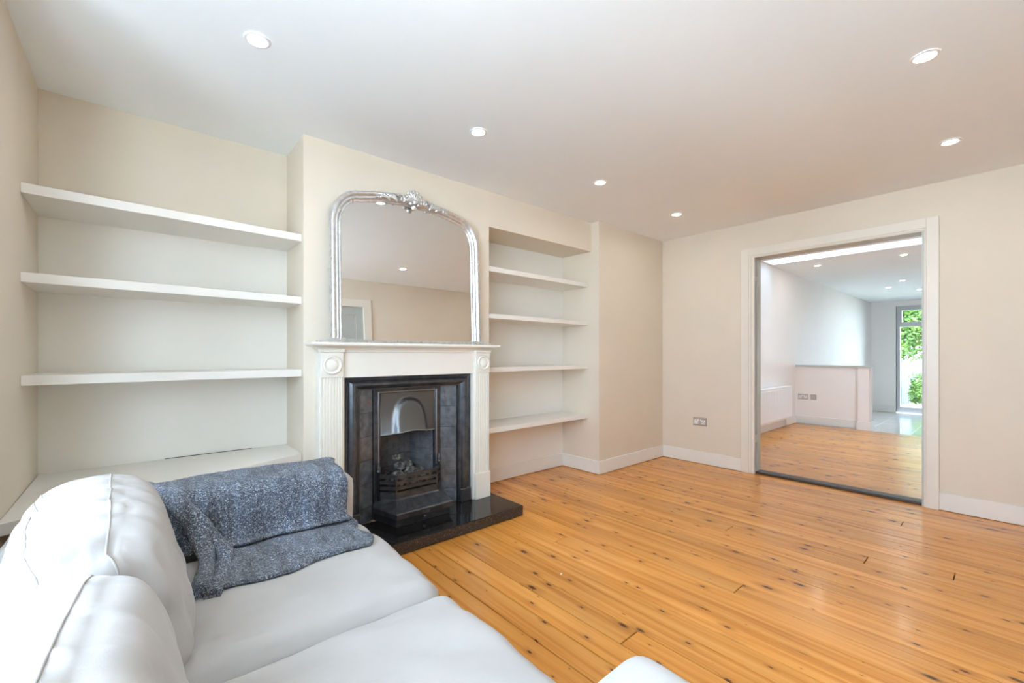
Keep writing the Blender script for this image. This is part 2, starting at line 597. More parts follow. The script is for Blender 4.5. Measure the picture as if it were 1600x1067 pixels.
# ---- ceilings
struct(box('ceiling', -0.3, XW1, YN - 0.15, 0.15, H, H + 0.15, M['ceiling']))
RL0, RL1 = 7.26, 7.66            # rooflight slot
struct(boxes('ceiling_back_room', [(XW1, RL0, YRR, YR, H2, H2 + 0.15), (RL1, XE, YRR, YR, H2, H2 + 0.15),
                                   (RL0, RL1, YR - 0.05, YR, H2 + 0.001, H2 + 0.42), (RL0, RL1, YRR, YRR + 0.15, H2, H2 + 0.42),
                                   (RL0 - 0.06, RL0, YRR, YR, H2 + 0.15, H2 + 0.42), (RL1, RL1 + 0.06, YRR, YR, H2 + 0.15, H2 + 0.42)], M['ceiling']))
rl = struct(box('window_2', RL0 - 0.05, RL1 + 0.05, YRR, YR, H2 + 0.42, H2 + 0.43, M['glass']))

# ---- walls of the lounge
struct(boxes('wall_left', [(-0.30, 0, YN - 0.15, WIN[0], 0 - 0.12, H), (-0.30, 0, WIN[1], 0.15, -0.12, H),
                           (-0.30, 0, WIN[0], WIN[1], -0.12, WIN[2]), (-0.30, 0, WIN[0], WIN[1], WIN[3], H)], M['wall']))
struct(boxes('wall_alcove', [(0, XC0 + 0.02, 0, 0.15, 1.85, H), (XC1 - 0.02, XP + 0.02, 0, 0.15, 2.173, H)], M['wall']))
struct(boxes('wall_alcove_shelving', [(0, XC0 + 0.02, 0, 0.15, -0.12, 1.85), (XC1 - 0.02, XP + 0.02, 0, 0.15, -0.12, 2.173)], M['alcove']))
FB0, FB1, FBZ = 1.40, 2.18, 0.95   # builder's opening behind the insert
struct(boxes('wall_chimney_breast', [(XC0, FB0, YC, 0.15, -0.12, H), (FB1, XC1, YC, 0.15, -0.12, H),
                                     (FB0, FB1, YC, 0.15, FBZ, H), (FB0, FB1, 0.08, 0.15, -0.12, FBZ)], M['wall']))
struct(box('wall_header', XC1, XP, YC, 0.0, 2.173, H, M['wall']))
struct(box('wall_pier', XP, XW0, YP, 0.15, -0.12, H, M['wall']))
struct(boxes('wall_right', [(XW0, XW1, OY1 + 0.05, 0.15, -0.12, H + 0.2), (XW0, XW1, YN - 0.15, OY0, -0.12, H + 0.2),
                            (XW0, XW1, OY0, OY1 + 0.05, OZ + 0.02, H + 0.2)], M['wall']))
DX0, DX1, DZ = 1.97, 2.745, 2.07
struct(boxes('wall_near', [(0, DX0, YN - 0.15, YN, -0.12, H), (DX1, XW0, YN - 0.15, YN, -0.12, H), (DX0, DX1, YN - 0.15, YN, DZ, H)], M['wall']))

# ---- back room walls
struct(box('wall_back_side', XW1, XE, YR, YR + 0.15, ZK - 0.12, H2 + 0.45, M['white_wall']))
struct(box('wall_back_far', XW1, XE, YRR - 0.15, YRR, ZK - 0.12, H2 + 0.45, M['white_wall']))
GY0, GY1, GZ1 = -2.75, -1.151, 2.385
struct(boxes('wall_garden', [(XE, XE + 0.25, GY1, YR + 0.15, ZK - 0.12, H2 + 0.2), (XE, XE + 0.25, YRR - 0.15, GY0, ZK - 0.12, H2 + 0.2),
                             (XE, XE + 0.25, GY0, GY1, GZ1, H2 + 0.2)], M['white_wall']))
# low partition with its end post and cap
struct(box('wall_partition', 8.88, 9.02, -1.66, YR, ZK, 0.955, M['white_wall']))
post = struct(box('wall_partition_post', 8.80, 9.03, -1.655, -1.52, ZK, 0.955, M['white_wall'], bev=0.002))
struct(boxes('trim_1', [(8.855, 9.05, -1.53, YR, 0.955, 0.985), (8.775, 9.06, -1.68, -1.505, 0.955, 0.985)], M['jamb'], bev=0.003))
struct(boxes('trim_2', [(8.785, 9.045, -1.675, -1.50, ZK, 0.125)], M['skirt'], bev=0.003))

# ---- skirting boards
SK, ST = 0.13, 0.015
def skirt(name, x0, x1, y0, y1, z=0.0, h=SK):
    bm = bmesh.new()
    bm_box(bm, x0, x1, y0, y1, z + 0.004, z + h, 0.0025)
    return struct(link(name, mesh(bm, name), M['skirt'], None, ((x0 + x1) / 2, (y0 + y1) / 2, z)))
skirt('baseboard_alcove', XC1, XP, -ST, 0)
skirt('baseboard_pier_side', XP - ST, XP, YP - ST, -ST)
skirt('baseboard_pier', XP, XW0 - ST, YP - ST, YP)
skirt('baseboard_right', XW0 - ST, XW0, -1.327, YP)
skirt('baseboard_right_end', XW0 - ST, XW0, YN, -2.728)
skirt('baseboard_near', DX1 + 0.12, XW0, YN, YN + ST)
skirt('baseboard_left', 0, ST, YN, -0.9)
skirt('baseboard_back_side', XW1, 8.88, YR - ST, YR)
skirt('baseboard_partition', 8.88 - ST, 8.88, -1.52, YR - ST)
skirt('baseboard_kitchen_side', 9.03, XE, YR - ST, YR, ZK, 0.16)
skirt('baseboard_garden', XE - ST, XE, GY1 + 0.03, YR - ST, ZK, 0.16)

# ---- wide doorway: architrave, lining with pocket slot, threshold
arch = struct(bpy.data.objects.new('trim_3', None)); COL.objects.link(arch); ORG['trim_3'] = Vector((0, 0, 0))
arch['label'] = 'cream stepped architrave around the wide doorway'
xa = XW0
box('architrave_upright', xa - 0.022, xa, -1.327, -1.399, 0.0, 2.195, M['arch'], arch, 0.002)
box('architrave_upright', xa - 0.016, xa, -1.399, -1.418, 0.0, 2.122, M['arch'], arch, 0.0015)
box('architrave_upright', xa - 0.010, xa, -1.418, -1.447, 0.0, 2.108, M['arch'], arch, 0.0015)
box('architrave_upright', xa - 0.022, xa, -2.660, -2.728, 0.0, 2.195, M['arch'], arch, 0.002)
box('architrave_upright', xa - 0.016, xa, -2.652, -2.660, 0.0, 2.122, M['arch'], arch, 0.0015)
box('architrave_upright', xa - 0.010, xa, -2.645, -2.652, 0.0, 2.108, M['arch'], arch, 0.0015)
box('architrave_head', xa - 0.0222, xa, -1.399, -2.660, 2.122, 2.195, M['arch'], arch, 0.002)
box('architrave_head', xa - 0.0162, xa, -1.418, -2.652, 2.108, 2.122, M['arch'], arch, 0.0015)
box('architrave_head', xa - 0.0102, xa, -1.447, -2.645, 2.100, 2.108, M['arch'], arch, 0.0015)
jl = struct(bpy.data.objects.new('trim_4', None)); COL.objects.link(jl); ORG['trim_4'] = Vector((0, 0, 0))
jl['label'] = 'grey doorway lining with a dark pocket door slot'
box('lining', XW0, 4.914, OY1, OY1 + 0.05, 0, OZ, M['arch'], jl)
box('lining', 4.972, XW1, OY1, OY1 + 0.05, 0, OZ, M['jamb'], jl)
for z0, z1 in ((1.875, 1.925), (0.30, 0.37), (0.0, 0.03), (2.07, OZ)):
    box('slot_bridge', 4.914, 4.972, OY1 + 0.002, OY1 + 0.05, z0, z1, M['jamb'], jl)
box('pocket_door_edge', 4.914, 4.972, OY1 + 0.035, OY1 + 0.049, 0.0, OZ, M['slot'], jl)
box('lining', XW0, XW1, OY0 - 0.0, OY0 + 0.012, 0, OZ, M['jamb'], jl)
box('lining_head', XW0, XW1, OY0, OY1 + 0.05, OZ, OZ + 0.02, M['jamb'], jl)
struct(prism('trim_5', [(4.925, 0.0), (4.935, 0.020), (5.0, 0.024), (5.035, 0.018), (5.04, 0.0)], OY0 + 0.012, OY1, M['thresh'], axis='y') if False else
       boxes('trim_5', [(4.925, 5.04, OY0 + 0.012, OY1, 0.0, 0.022)], M['thresh'], bev=0.006))

# ---- grey panelled door in the wall behind the camera (seen in the mirror)
d1 = struct(bpy.data.objects.new('door_1', None)); COL.objects.link(d1); ORG['door_1'] = Vector((0, 0, 0))
d1['label'] = 'grey panelled door with cream architrave seen in the mirror'
for (a, b, c, e) in ((DX0, DX0 + 0.10, 0.01, DZ), (DX1 - 0.10, DX1, 0.01, DZ), (DX0 + 0.1, DX1 - 0.1, 0.01, 0.22), (DX0 + 0.1, DX1 - 0.1, 0.92, 1.08), (DX0 + 0.1, DX1 - 0.1, DZ - 0.11, DZ),
                     ((DX0 + DX1) / 2 - 0.05, (DX0 + DX1) / 2 + 0.05, 0.22, 0.92), ((DX0 + DX1) / 2 - 0.05, (DX0 + DX1) / 2 + 0.05, 1.08, DZ - 0.11)):
    box('door_stile', a, b, YN - 0.06, YN - 0.02, c, e, M['door'], d1, 0.003)
for a, b in ((DX0 + 0.1, (DX0 + DX1) / 2 - 0.05), ((DX0 + DX1) / 2 + 0.05, DX1 - 0.1)):
    for c, e in ((0.22, 0.92), (1.08, DZ - 0.11)):
        box('door_panel', a, b, YN - 0.055, YN - 0.035, c, e, M['door'], d1)
        box('panel_moulding', a, a + 0.015, YN - 0.036, YN - 0.026, c, e, M['door'], d1)
        box('panel_moulding', b - 0.015, b, YN - 0.036, YN - 0.026, c, e, M['door'], d1)
        box('panel_moulding', a + .015, b - .015, YN - 0.036, YN - 0.026, e - 0.015, e, M['door'], d1)
box('architrave', DX0 - 0.11, DX0, YN, YN + 0.022, 0, DZ + 0.11, M['arch'], d1, 0.003)
box('architrave', DX1, DX1 + 0.11, YN, YN + 0.022, 0, DZ + 0.11, M['arch'], d1, 0.003)
box('architrave', DX0, DX1, YN, YN + 0.022, DZ, DZ + 0.11, M['arch'], d1, 0.003)
bm = bmesh.new(); bm_lathe(bm, [(0.0, YN + 0.05), (0.02, YN + 0.045), (0.026, YN + 0.03), (0.012, YN + 0.005), (0.012, YN - 0.03)], DX0 + 0.06, 0, 16, 'y', 1.0)
link('door_knob', mesh(bm), M['steel'], d1)

# ---- front window (beside and behind the sofa)
w1 = struct(bpy.data.objects.new('window_1', None)); COL.objects.link(w1); ORG['window_1'] = Vector((0, 0, 0))
w1['label'] = 'white framed front bay window beside the sofa'
BX = -0.85                                   # front of the bay
bay = [(-0.30, WIN[0]), (BX, WIN[0] + 0.45), (BX, (WIN[0] + WIN[1]) / 2), (BX, WIN[1] - 0.45), (-0.30, WIN[1])]
outer = [(-0.30, WIN[0] - 0.08), (BX - 0.08, WIN[0] + 0.40), (BX - 0.08, WIN[1] - 0.40), (-0.30, WIN[1] + 0.08)]
prism('bay_wall', outer, -0.45, WIN[2], M['brick_out'], w1)
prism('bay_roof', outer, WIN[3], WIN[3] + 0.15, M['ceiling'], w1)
prism('window_sill', [(0.02, WIN[0]), (BX, WIN[0] + 0.45), (BX, WIN[1] - 0.45), (0.02, WIN[1])], WIN[2], WIN[2] + 0.025, M['sash'], w1)
for (x, y) in bay:
    box('window_frame', x - 0.035, x + 0.035, y - 0.035, y + 0.035, WIN[2], WIN[3], M['sash'], w1)
for p, q in zip(bay, bay[1:]):
    for zz in (WIN[2] + 0.05, 1.50, WIN[3] - 0.03):
        tube('glazing_bar', [(p[0], p[1], zz), (q[0], q[1], zz)], 0.022, M['sash'], w1, 4)
    bm = bmesh.new()
    bm.faces.new([bm.verts.new(c) for c in ((p[0], p[1], WIN[2]), (q[0], q[1], WIN[2]), (q[0], q[1], WIN[3]), (p[0], p[1], WIN[3]))])
    link('pane', mesh(bm), M['glass'], w1)

# ---- garden door with top light
d2 = struct(bpy.data.objects.new('door_2', None)); COL.objects.link(d2); ORG['door_2'] = Vector((0, 0, 0))
d2['label'] = 'grey framed glazed garden door with a top light'
gx0, gx1 = XE + 0.05, XE + 0.12
def gf(n, y0, y1, z0, z1, dx=0.0):
    box(n, gx0 - dx, gx1, y0, y1, z0, z1, M['upvc'], d2, 0.004)
gf('door_frame', GY1 - 0.075, GY1, ZK, GZ1)
gf('door_frame', GY0, GY0 + 0.075, ZK, GZ1)
gf('door_frame', -2.36, -2.24, ZK, GZ1)
gf('door_frame', GY0 + 0.075, GY1 - 0.075, GZ1 - 0.085, GZ1)
gf('door_frame', GY0 + 0.075, GY1 - 0.075, 1.86, 1.95, 0.01)
gf('door_frame', GY0 + 0.075, GY1 - 0.075, ZK, ZK + 0.15)
for a, b in ((-2.24, GY1 - 0.075), (GY0 + 0.075, -2.36)):
    for zz0, zz1 in ((1.95, GZ1 - 0.085),):
        gf('top_sash', a, a + 0.035, zz0, zz1, 0.02); gf('top_sash', b - 0.035, b, zz0, zz1, 0.02)
        gf('top_sash', a + .035, b - .035, zz0, zz0 + 0.03, 0.02); gf('top_sash', a + .035, b - .035, zz1 - 0.03, zz1, 0.02)
    box('pane', gx0 + 0.03, gx0 + 0.036, a, b, ZK + 0.14, GZ1 - 0.08, M['glass'], d2)
box('door_trim', XE - 0.012, XE + 0.05, GY1, GY1 + 0.03, ZK, GZ1 + 0.03, M['white_wall'], d2)

# ================================================================== OBJECTS
# ---- alcove shelves (front edge a little deeper at the outer wall)
AL = ['top', 'second', 'third', 'lowest']
for z, lab in ((1.872, 'long white shelf highest in the alcove over the low bench'),
               (1.502, 'long white shelf midway up the alcove over the low bench'),
               (1.072, 'long white shelf next above the low alcove bench')):
    s = prism('alcove_shelf', [(0.0, 0.0), (XC0, 0.0), (XC0, -0.335), (0.0, -0.412)], z - 0.042, z, M['shelf'], bev=0.002, org=(0.55, -0.18, z - 0.042))
    tag(s, lab, 'shelf', 'shelves in the alcove over the bench')
for z, t, lab in ((1.866, 0.040, 'short white shelf just under the header of the alcove beyond the fireplace'),
               (1.486, 0.036, 'short white shelf second from the header in the alcove beyond the fireplace'),
               (1.056, 0.036, 'short white shelf level with the mantelpiece beyond the fireplace'),
               (0.570, 0.040, 'short white shelf nearest the skirting in the alcove beyond the fireplace')):
    s = prism('alcove_shelf', [(XC1, 0.0), (XP, 0.0), (XP, -0.338), (XC1, -0.362)], z - t, z, M['shelf'], bev=0.002, org=(3.1, -0.18, z - t))
    tag(s, lab, 'shelf', 'shelves in the alcove beyond the fireplace')
# ---- low bench unit with the slanting front
be = thing('alcove_bench', (0.5, -0.2, 0), 'low off-white built-in bench with slanting front and open dark space below', 'bench')
prism('bench_top', [(0.002, -0.002), (XC0 - .002, -0.002), (XC0 - .002, -0.345), (0.002, -0.825)], 0.535, 0.578, M['shelf'], be, bev=0.002)
box('side_panel', XC0 - 0.04, XC0 - 0.001, -0.335, -0.002, 0.0, 0.535, M['shelf'], be)
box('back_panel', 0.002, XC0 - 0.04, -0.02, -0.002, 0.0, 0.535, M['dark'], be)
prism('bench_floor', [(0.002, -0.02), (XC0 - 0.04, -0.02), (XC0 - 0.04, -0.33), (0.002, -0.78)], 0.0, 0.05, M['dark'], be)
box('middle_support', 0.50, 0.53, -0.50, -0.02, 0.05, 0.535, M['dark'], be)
box('cable_slot', 0.48, 0.90, -0.008, -0.003, 0.578, 0.581, M['slot'], be)

# ---- fireplace surround
XF = 1.788
ZH = 0.075
fs = thing('fireplace_surround', (XF, -0.42, ZH), 'cream painted mantelpiece with fluted pilasters and roundels', 'fireplace')
yb = YC - 0.001
bm = bmesh.new()
prof = [(yb, 1.187), (-0.455, 1.187), (-0.462, 1.197), (-0.480, 1.204), (-0.500, 1.208), (-0.516, 1.211), (-0.522, 1.218), (-0.522, 1.228), (-0.518, 1.232), (yb, 1.232)]
def mantel_ring(hx, pr, dx):
    return pr
# moulded shelf: profile swept round the two ends (offset grows with projection)
ring_l, ring_r = [], []
for (y, z) in prof:
    o = (yb - y) - (yb + 0.455 + 0.0)
    ext = max(0.0, -y - 0.455)
    ring_l.append(bm.verts.new((XF - 0.625 - ext * 0.85, y, z)))
    ring_r.append(bm.verts.new((XF + 0.625 + ext * 0.85, y, z)))
n = len(prof)
for i in range(n - 1):
    bm.faces.new((ring_l[i], ring_l[i + 1], ring_r[i + 1], ring_r[i]))
lb = [bm.verts.new((v.co.x, yb, v.co.z)) for v in ring_l[1:-1]]
rb = [bm.verts.new((v.co.x, yb, v.co.z)) for v in ring_r[1:-1]]
for i in range(1, n - 2):
    bm.faces.new((ring_l[i], ring_l[i + 1], lb[i], lb[i - 1]))
    bm.faces.new((ring_r[i], ring_r[i + 1], rb[i], rb[i - 1]))
link('mantel_shelf', mesh(bm), M['mantel'], fs)
box('bed_moulding', XF - 0.605, XF + 0.605, -0.455, yb, 1.172, 1.187, M['mantel'], fs, 0.004)
box('frieze', XF - 0.4765, XF + 0.4765, -0.445, yb, 1.02, 1.175, M['mantel'], fs)
for s in (-1, 1):
    x0, x1 = sorted((XF + s * 0.476, XF + s * 0.625))
    p0, p1 = sorted((XF + s * 0.488, XF + s * 0.622))
    box('pilaster_board', x0, x1, -0.445, yb, ZH, 1.172, M['mantel'], fs)
    box('plinth', p0 - 0.003, p1 + 0.003, -0.470, -0.445, ZH, 0.268, M['mantel'], fs, 0.002)
    blk = box('corner_block', p0, p1, -0.468, -0.445, 1.024, 1.172, M['mantel'], fs, 0.002)
    box('block_cap', p0 - 0.008, p1 + 0.008, -0.478, -0.445, 1.172, 1.190, M['mantel'], fs, 0.004)
    bm = bmesh.new()
    cx, cz = (p0 + p1) / 2, 1.098
    bm_lathe(bm, [(0.056, -0.466), (0.056, -0.478), (0.051, -0.483), (0.045, -0.482), (0.040, -0.470), (0.036, -0.470), (0.033, -0.478), (0.020, -0.481), (0.0005, -0.482)], cx, 0, 32, 'y', cz)
    ob = link('roundel', mesh(bm), M['mantel'], blk)
    # fluted face: real reeds and grooves
    bm = bmesh.new()
    nf = 7
    wid = p1 - p0 - 0.014
    pts = [(p0 + 0.007, -0.445), (p0 + 0.007, -0.464)]
    for k in range(nf):
        a = p0 + 0.007 + wid * (k + 0.22) / nf
        b = p0 + 0.007 + wid * (k + 0.78) / nf
        for q in range(6):
            th = math.pi * q / 5
            pts.append(((a + b) / 2 - math.cos(th) * (b - a) / 2, -0.464 + math.sin(th) * 0.007))
    pts += [(p1 - 0.007, -0.464), (p1 - 0.007, -0.445)]
    lo = [bm.verts.new((a, b, 0.268)) for a, b in pts]
    hi = [bm.verts.new((a, b, 1.024)) for a, b in pts]
    for i in range(len(pts) - 1):
        bm.faces.new((lo[i], lo[i + 1], hi[i + 1], hi[i]))
    link('fluted_pilaster', mesh(bm), M['mantel'], fs)

# ---- hearth slab
he = thing('hearth', (XF, -0.58, 0), 'low black polished granite hearth slab on the pine boards', 'hearth')
box('slab', 1.115, 2.463, -0.786, YC, 0.006, ZH - 0.004, M['granite_edge'], he, 0.0015)
box('polished_top', 1.115, 2.463, -0.786, YC, ZH - 0.004, ZH, M['granite'], he, 0.001)

# ---- cast iron insert
ci = thing('fireplace_insert', (XF, -0.38, ZH), 'black cast iron fireplace insert with tiled cheeks, hood and grate', 'fireplace insert')
yF = -0.405
# bolection frame: profile swept up, across, down with mitres
prof = [(0.4755, 0.0), (0.4755, 0.010), (0.462, 0.010), (0.458, 0.016), (0.452, 0.016), (0.446, 0.012), (0.438, 0.022), (0.424, 0.034), (0.408, 0.036), (0.394, 0.028), (0.384, 0.014), (0.376, 0.010), (0.368, 0.010), (0.366, -0.01)]
bm = bmesh.new()
rows = []
for w, h in prof:
    zt = 0.935 + (w - 0.368) * 0.775
    rows.append([bm.verts.new((XF - w, yF - h, ZH)), bm.verts.new((XF - w, yF - h, zt)), bm.verts.new((XF + w, yF - h, zt)), bm.verts.new((XF + w, yF - h, ZH))])
for A, B in zip(rows, rows[1:]):
    for i in range(3):
        bm.faces.new((A[i], A[i + 1], B[i + 1], B[i]))
fr = link('outer_frame', mesh(bm), M['iron'], ci)
for s in (-1, 1):
    box('frame_foot', XF + s * 0.374, XF + s * 0.462, yF - 0.040, yF, ZH, ZH + 0.095, M['iron'], ci, 0.004)
# tiled cheeks
xa_, ya_ = 0.366, yF + 0.008
xb_, yb_ = 0.250, -0.335
def cheek(s, t, dep=0.0):
    nx, ny = (yb_ - ya_), (xa_ - xb_)
    L = math.hypot(nx, ny)
    return (XF + s * (xa_ + (xb_ - xa_) * t - dep * nx / L * -1), ya_ + (yb_ - ya_) * t - dep * ny / L * -1 * -1 * -1)
zt0 = ZH
edges = [ZH, ZH + 0.098] + [ZH + 0.098 + 0.1525 * k for k in range(1, 6)]
edges = [z for z in edges if z < 0.93] + [0.934]
for s in (-1, 1):
    bm = bmesh.new()
    a, b = cheek(s, 0), cheek(s, 1)
    vs = [bm.verts.new((a[0], a[1] + .004, ZH)), bm.verts.new((b[0], b[1] + .004, ZH)), bm.verts.new((b[0], b[1] + .004, 0.934)), bm.verts.new((a[0], a[1] + .004, 0.934))]
    bm.faces.new(vs)
    link('cheek_backing', mesh(bm), M['iron_dark'], ci)
    for z0, z1 in zip(edges, edges[1:]):
        t0, t1 = 0.05, 0.94
        a, b = cheek(s, t0), cheek(s, t1)
        bm = bmesh.new()
        q = []
        for (px, py) in ((a[0], a[1]), (b[0], b[1])):
            for z in (z0 + 0.0012, z1 - 0.0012):
                for d in (0.004, -0.004):
                    q.append(bm.verts.new((px, py + d, z)))
        for f in ((0, 1, 3, 2), (4, 6, 7, 5), (0, 4, 5, 1), (2, 3, 7, 6), (0, 2, 6, 4), (1, 5, 7, 3)):
            bm.faces.new([q[i] for i in f])
        bmesh.ops.bevel(bm, geom=bm.edges[:], offset=0.001, segments=1, affect='EDGES')
        tl = link('tile', mesh(bm), M['tile'], ci)
        if z0 > 0.80 or (0.68 < z0 < 0.80):
            zc = (z0 + z1) / 2
            bm = bmesh.new()
            for k in range(5):
                tt = 0.62 + 0.18 * random.random()
                c = cheek(s, tt)
                bm_blob(bm, (c[0], c[1] - 0.0042, zc - 0.03 + 0.06 * random.random()), (0.004, 0.0008, 0.006), None, 1)
            link('red_motif', mesh(bm), M['motif'], tl)
# centre casting: frame round the hood and fire opening
yc0 = -0.338
OXW, OZB, OZT = 0.205, 0.20, 0.905
boxes('centre_casting', [(XF - 0.252, XF - OXW, yc0 - 0.012, yc0 + 0.02, ZH, 0.934), (XF + OXW, XF + 0.252, yc0 - 0.012, yc0 + 0.02, ZH, 0.934),
                         (XF - OXW, XF + OXW, yc0 - 0.012, yc0 + 0.02, OZT, 0.934)], M['iron'], ci, 0.002)
boxes('casting_bead', [(XF - 0.224, XF - 0.214, yc0 - 0.019, yc0 - 0.01, ZH, 0.915), (XF + 0.214, XF + 0.224, yc0 - 0.019, yc0 - 0.01, ZH, 0.915),
                       (XF - 0.224, XF + 0.224, yc0 - 0.022, yc0 - 0.01, 0.905, 0.916)], M['iron_polished'], ci, 0.002)
# hood
bm = bmesh.new()
NX, NZ = 44, 34
hx, hz0, hz1 = 0.205, 0.632, 0.905
grid = []
for j in range(NZ + 1):
    v = j / NZ
    row = []
    for i in range(NX + 1):
        u = -1 + 2 * i / NX
        x = hx * u
        zl = hz0 + 0.012 * math.cos(u * math.pi)
        z = zl + (hz1 - zl) * v
        flare = 0.052 * (1 - v) ** 1.6 * (1 - abs(u) ** 2.2)
        # arched boss
        ry = (v - 0.0) / 0.80
        e = (abs(u) / 0.56) ** 2.4 + max(0.0, ry) ** 3.0
        boss = 0.026 / (1 + math.exp((e - 1.0) * 9.0))
        row.append(bm.verts.new((XF + x, yc0 - 0.008 - flare - boss, z)))
    grid.append(row)
for j in range(NZ):
    for i in range(NX):
        f = bm.faces.new((grid[j][i], grid[j][i + 1], grid[j + 1][i + 1], grid[j + 1][i]))
        f.smooth = True
edge_pts = [v.co.copy() for v in grid[0]]
ext = bmesh.ops.solidify(bm, geom=bm.faces[:], thickness=0.005)
hood = link('hood', mesh(bm), M['iron_polished'], ci)
tube('beaded_edge', [p + Vector((0, -0.001, 0)) for p in edge_pts], 0.005, M['iron_polished'], hood, 6) if False else None
bm = bmesh.new()
for i in range(0, len(edge_pts) - 1):
    for q in (0.0, 0.5):
        p = edge_pts[i].lerp(edge_pts[i + 1], q)
        bm_blob(bm, p + Vector((0, -0.002, 0.002)), (0.0045, 0.0045, 0.0045), None, 1)
link('beaded_edge', mesh(bm), M['iron_polished'], hood)
# firebox shell: splayed sides and back, brick by brick
fb_b = 0.135
yfb = -0.10
def shell(pts, z0, z1, name, m):
    bm = bmesh.new()
    lo = [bm.verts.new((x, y, z0)) for x, y in pts]
    hi = [bm.verts.new((x, y, z1)) for x, y in pts]
    for i in range(len(pts) - 1):
        bm.faces.new((lo[i], lo[i + 1], hi[i + 1], hi[i]))
    bm.faces.new(lo); bm.faces.new(hi)
    return link(name, mesh(bm), m, ci)
shell([(XF - OXW - .004, yc0 + 0.015), (XF - fb_b - .004, yfb + 0.004), (XF + fb_b + .004, yfb + 0.004), (XF + OXW + .004, yc0 + 0.015)], 0.10, 0.90, 'firebox_shell', M['mortar'])
BH = 0.042
for c in range(13):
    z0 = 0.22 + c * BH
    z1 = z0 + BH - 0.0035
    # back course
    cuts = [-fb_b, -0.045, 0.045, fb_b] if c % 2 else [-fb_b, -0.09, 0.0, 0.09, fb_b]
    for a, b in zip(cuts, cuts[1:]):
        box('brick', XF + a + 0.0015, XF + b - 0.0015, yfb - 0.006, yfb + 0.004, z0, z1, M['firebrick'], ci)
    for s in (-1, 1):
        cuts = [0.03, 0.5, 0.97] if c % 2 else [0.03, 0.27, 0.74, 0.97]
        for a, b in zip(cuts, cuts[1:]):
            pa = Vector((XF + s * (OXW + (fb_b - OXW) * a), yc0 + 0.015 + (yfb - yc0 - 0.015) * a, 0))
            pb = Vector((XF + s * (OXW + (fb_b - OXW) * b), yc0 + 0.015 + (yfb - yc0 - 0.015) * b, 0))
            d = (pb - pa).normalized() * 0.0015
            nrm = Vector((-s * abs(d.y), -s * d.x * s, 0)).normalized()
            nrm = Vector((-s * 0.96, -0.27, 0))
            pa += d; pb -= d
            bm = bmesh.new()
            q = [bm.verts.new((p + nrm * k + Vector((0, 0, z)))) for p in (pa, pb) for z in (z0, z1) for k in (-0.002, 0.006)]
            for f in ((0, 1, 3, 2), (4, 6, 7, 5), (0, 4, 5, 1), (2, 3, 7, 6), (0, 2, 6, 4), (1, 5, 7, 3)):
                bm.faces.new([q[i] for i in f])
            link('brick', mesh(bm), M['firebrick'], ci)
# grate basket: bowed bars between two posts
PB = [(-0.222, -0.352), (-0.222, -0.385), (-0.150, -0.468), (0.150, -0.468), (0.222, -0.385), (0.222, -0.352)]
def bar(z0, z1, out, name, m=M['iron'], d=0.014):
    bm = bmesh.new()
    o_, i_ = [], []
    for k, (x, y) in enumerate(PB):
        sx = (1 if x > 0 else -1)
        ox = x + sx * out * 0.6
        oy = y - (out if 0 < k < 5 else 0)
        o_.append((XF + ox, oy)); i_.append((XF + ox - sx * d, oy + (d if 0 < k < 5 else 0)))
    V = {}
    for nm, L in (('o', o_), ('i', i_)):
        for z in (z0, z1):
            V[nm, z] = [bm.verts.new((a, b, z)) for a, b in L]
    for k in range(5):
        for A, B in ((V['o', z0], V['o', z1]), (V['i', z1], V['i', z0]), (V['o', z1], V['i', z1]), (V['i', z0], V['o', z0])):
            bm.faces.new((A[k], A[k + 1], B[k + 1], B[k]))
    bmesh.ops.recalc_face_normals(bm, faces=bm.faces[:])
    return link(name, mesh(bm), m, ci)
bar(0.350, 0.372, 0.006, 'grate_bar')
bar(0.312, 0.330, 0.003, 'grate_bar')
bar(0.274, 0.292, 0.003, 'grate_bar')
bar(0.222, 0.262, 0.008, 'grate_apron')
bar(0.292, 0.296, 0.006, 'grate_bar', d=0.008)
for s in (-1, 1):
    bm = bmesh.new()
    bm_lathe(bm, [(0.011, 0.20), (0.011, 0.385), (0.015, 0.388), (0.015, 0.396), (0.008, 0.400), (0.013, 0.410), (0.014, 0.418), (0.008, 0.428), (0.010, 0.434), (0.006, 0.444), (0.001, 0.452)], XF + s * 0.228, -0.372, 12)
    link('grate_post', mesh(bm), M['iron'], ci)
    for z in (0.29, 0.33, 0.37):
        pass
    bm = bmesh.new()
    for z0, z1 in ((0.262, 0.362),):
        bm_box(bm, XF + s * 0.150 - 0.006, XF + s * 0.150 + 0.006, -0.474, -0.462, z0, z1)
    link('grate_upright', mesh(bm), M['iron'], ci)
shell([(XF - 0.20, yc0 + 0.01), (XF - 0.145, -0.45), (XF + 0.145, -0.45), (XF + 0.20, yc0 + 0.01), (XF + 0.13, yfb), (XF - 0.13, yfb)], 0.20, 0.258, 'grate_bed', M['iron_dark'])
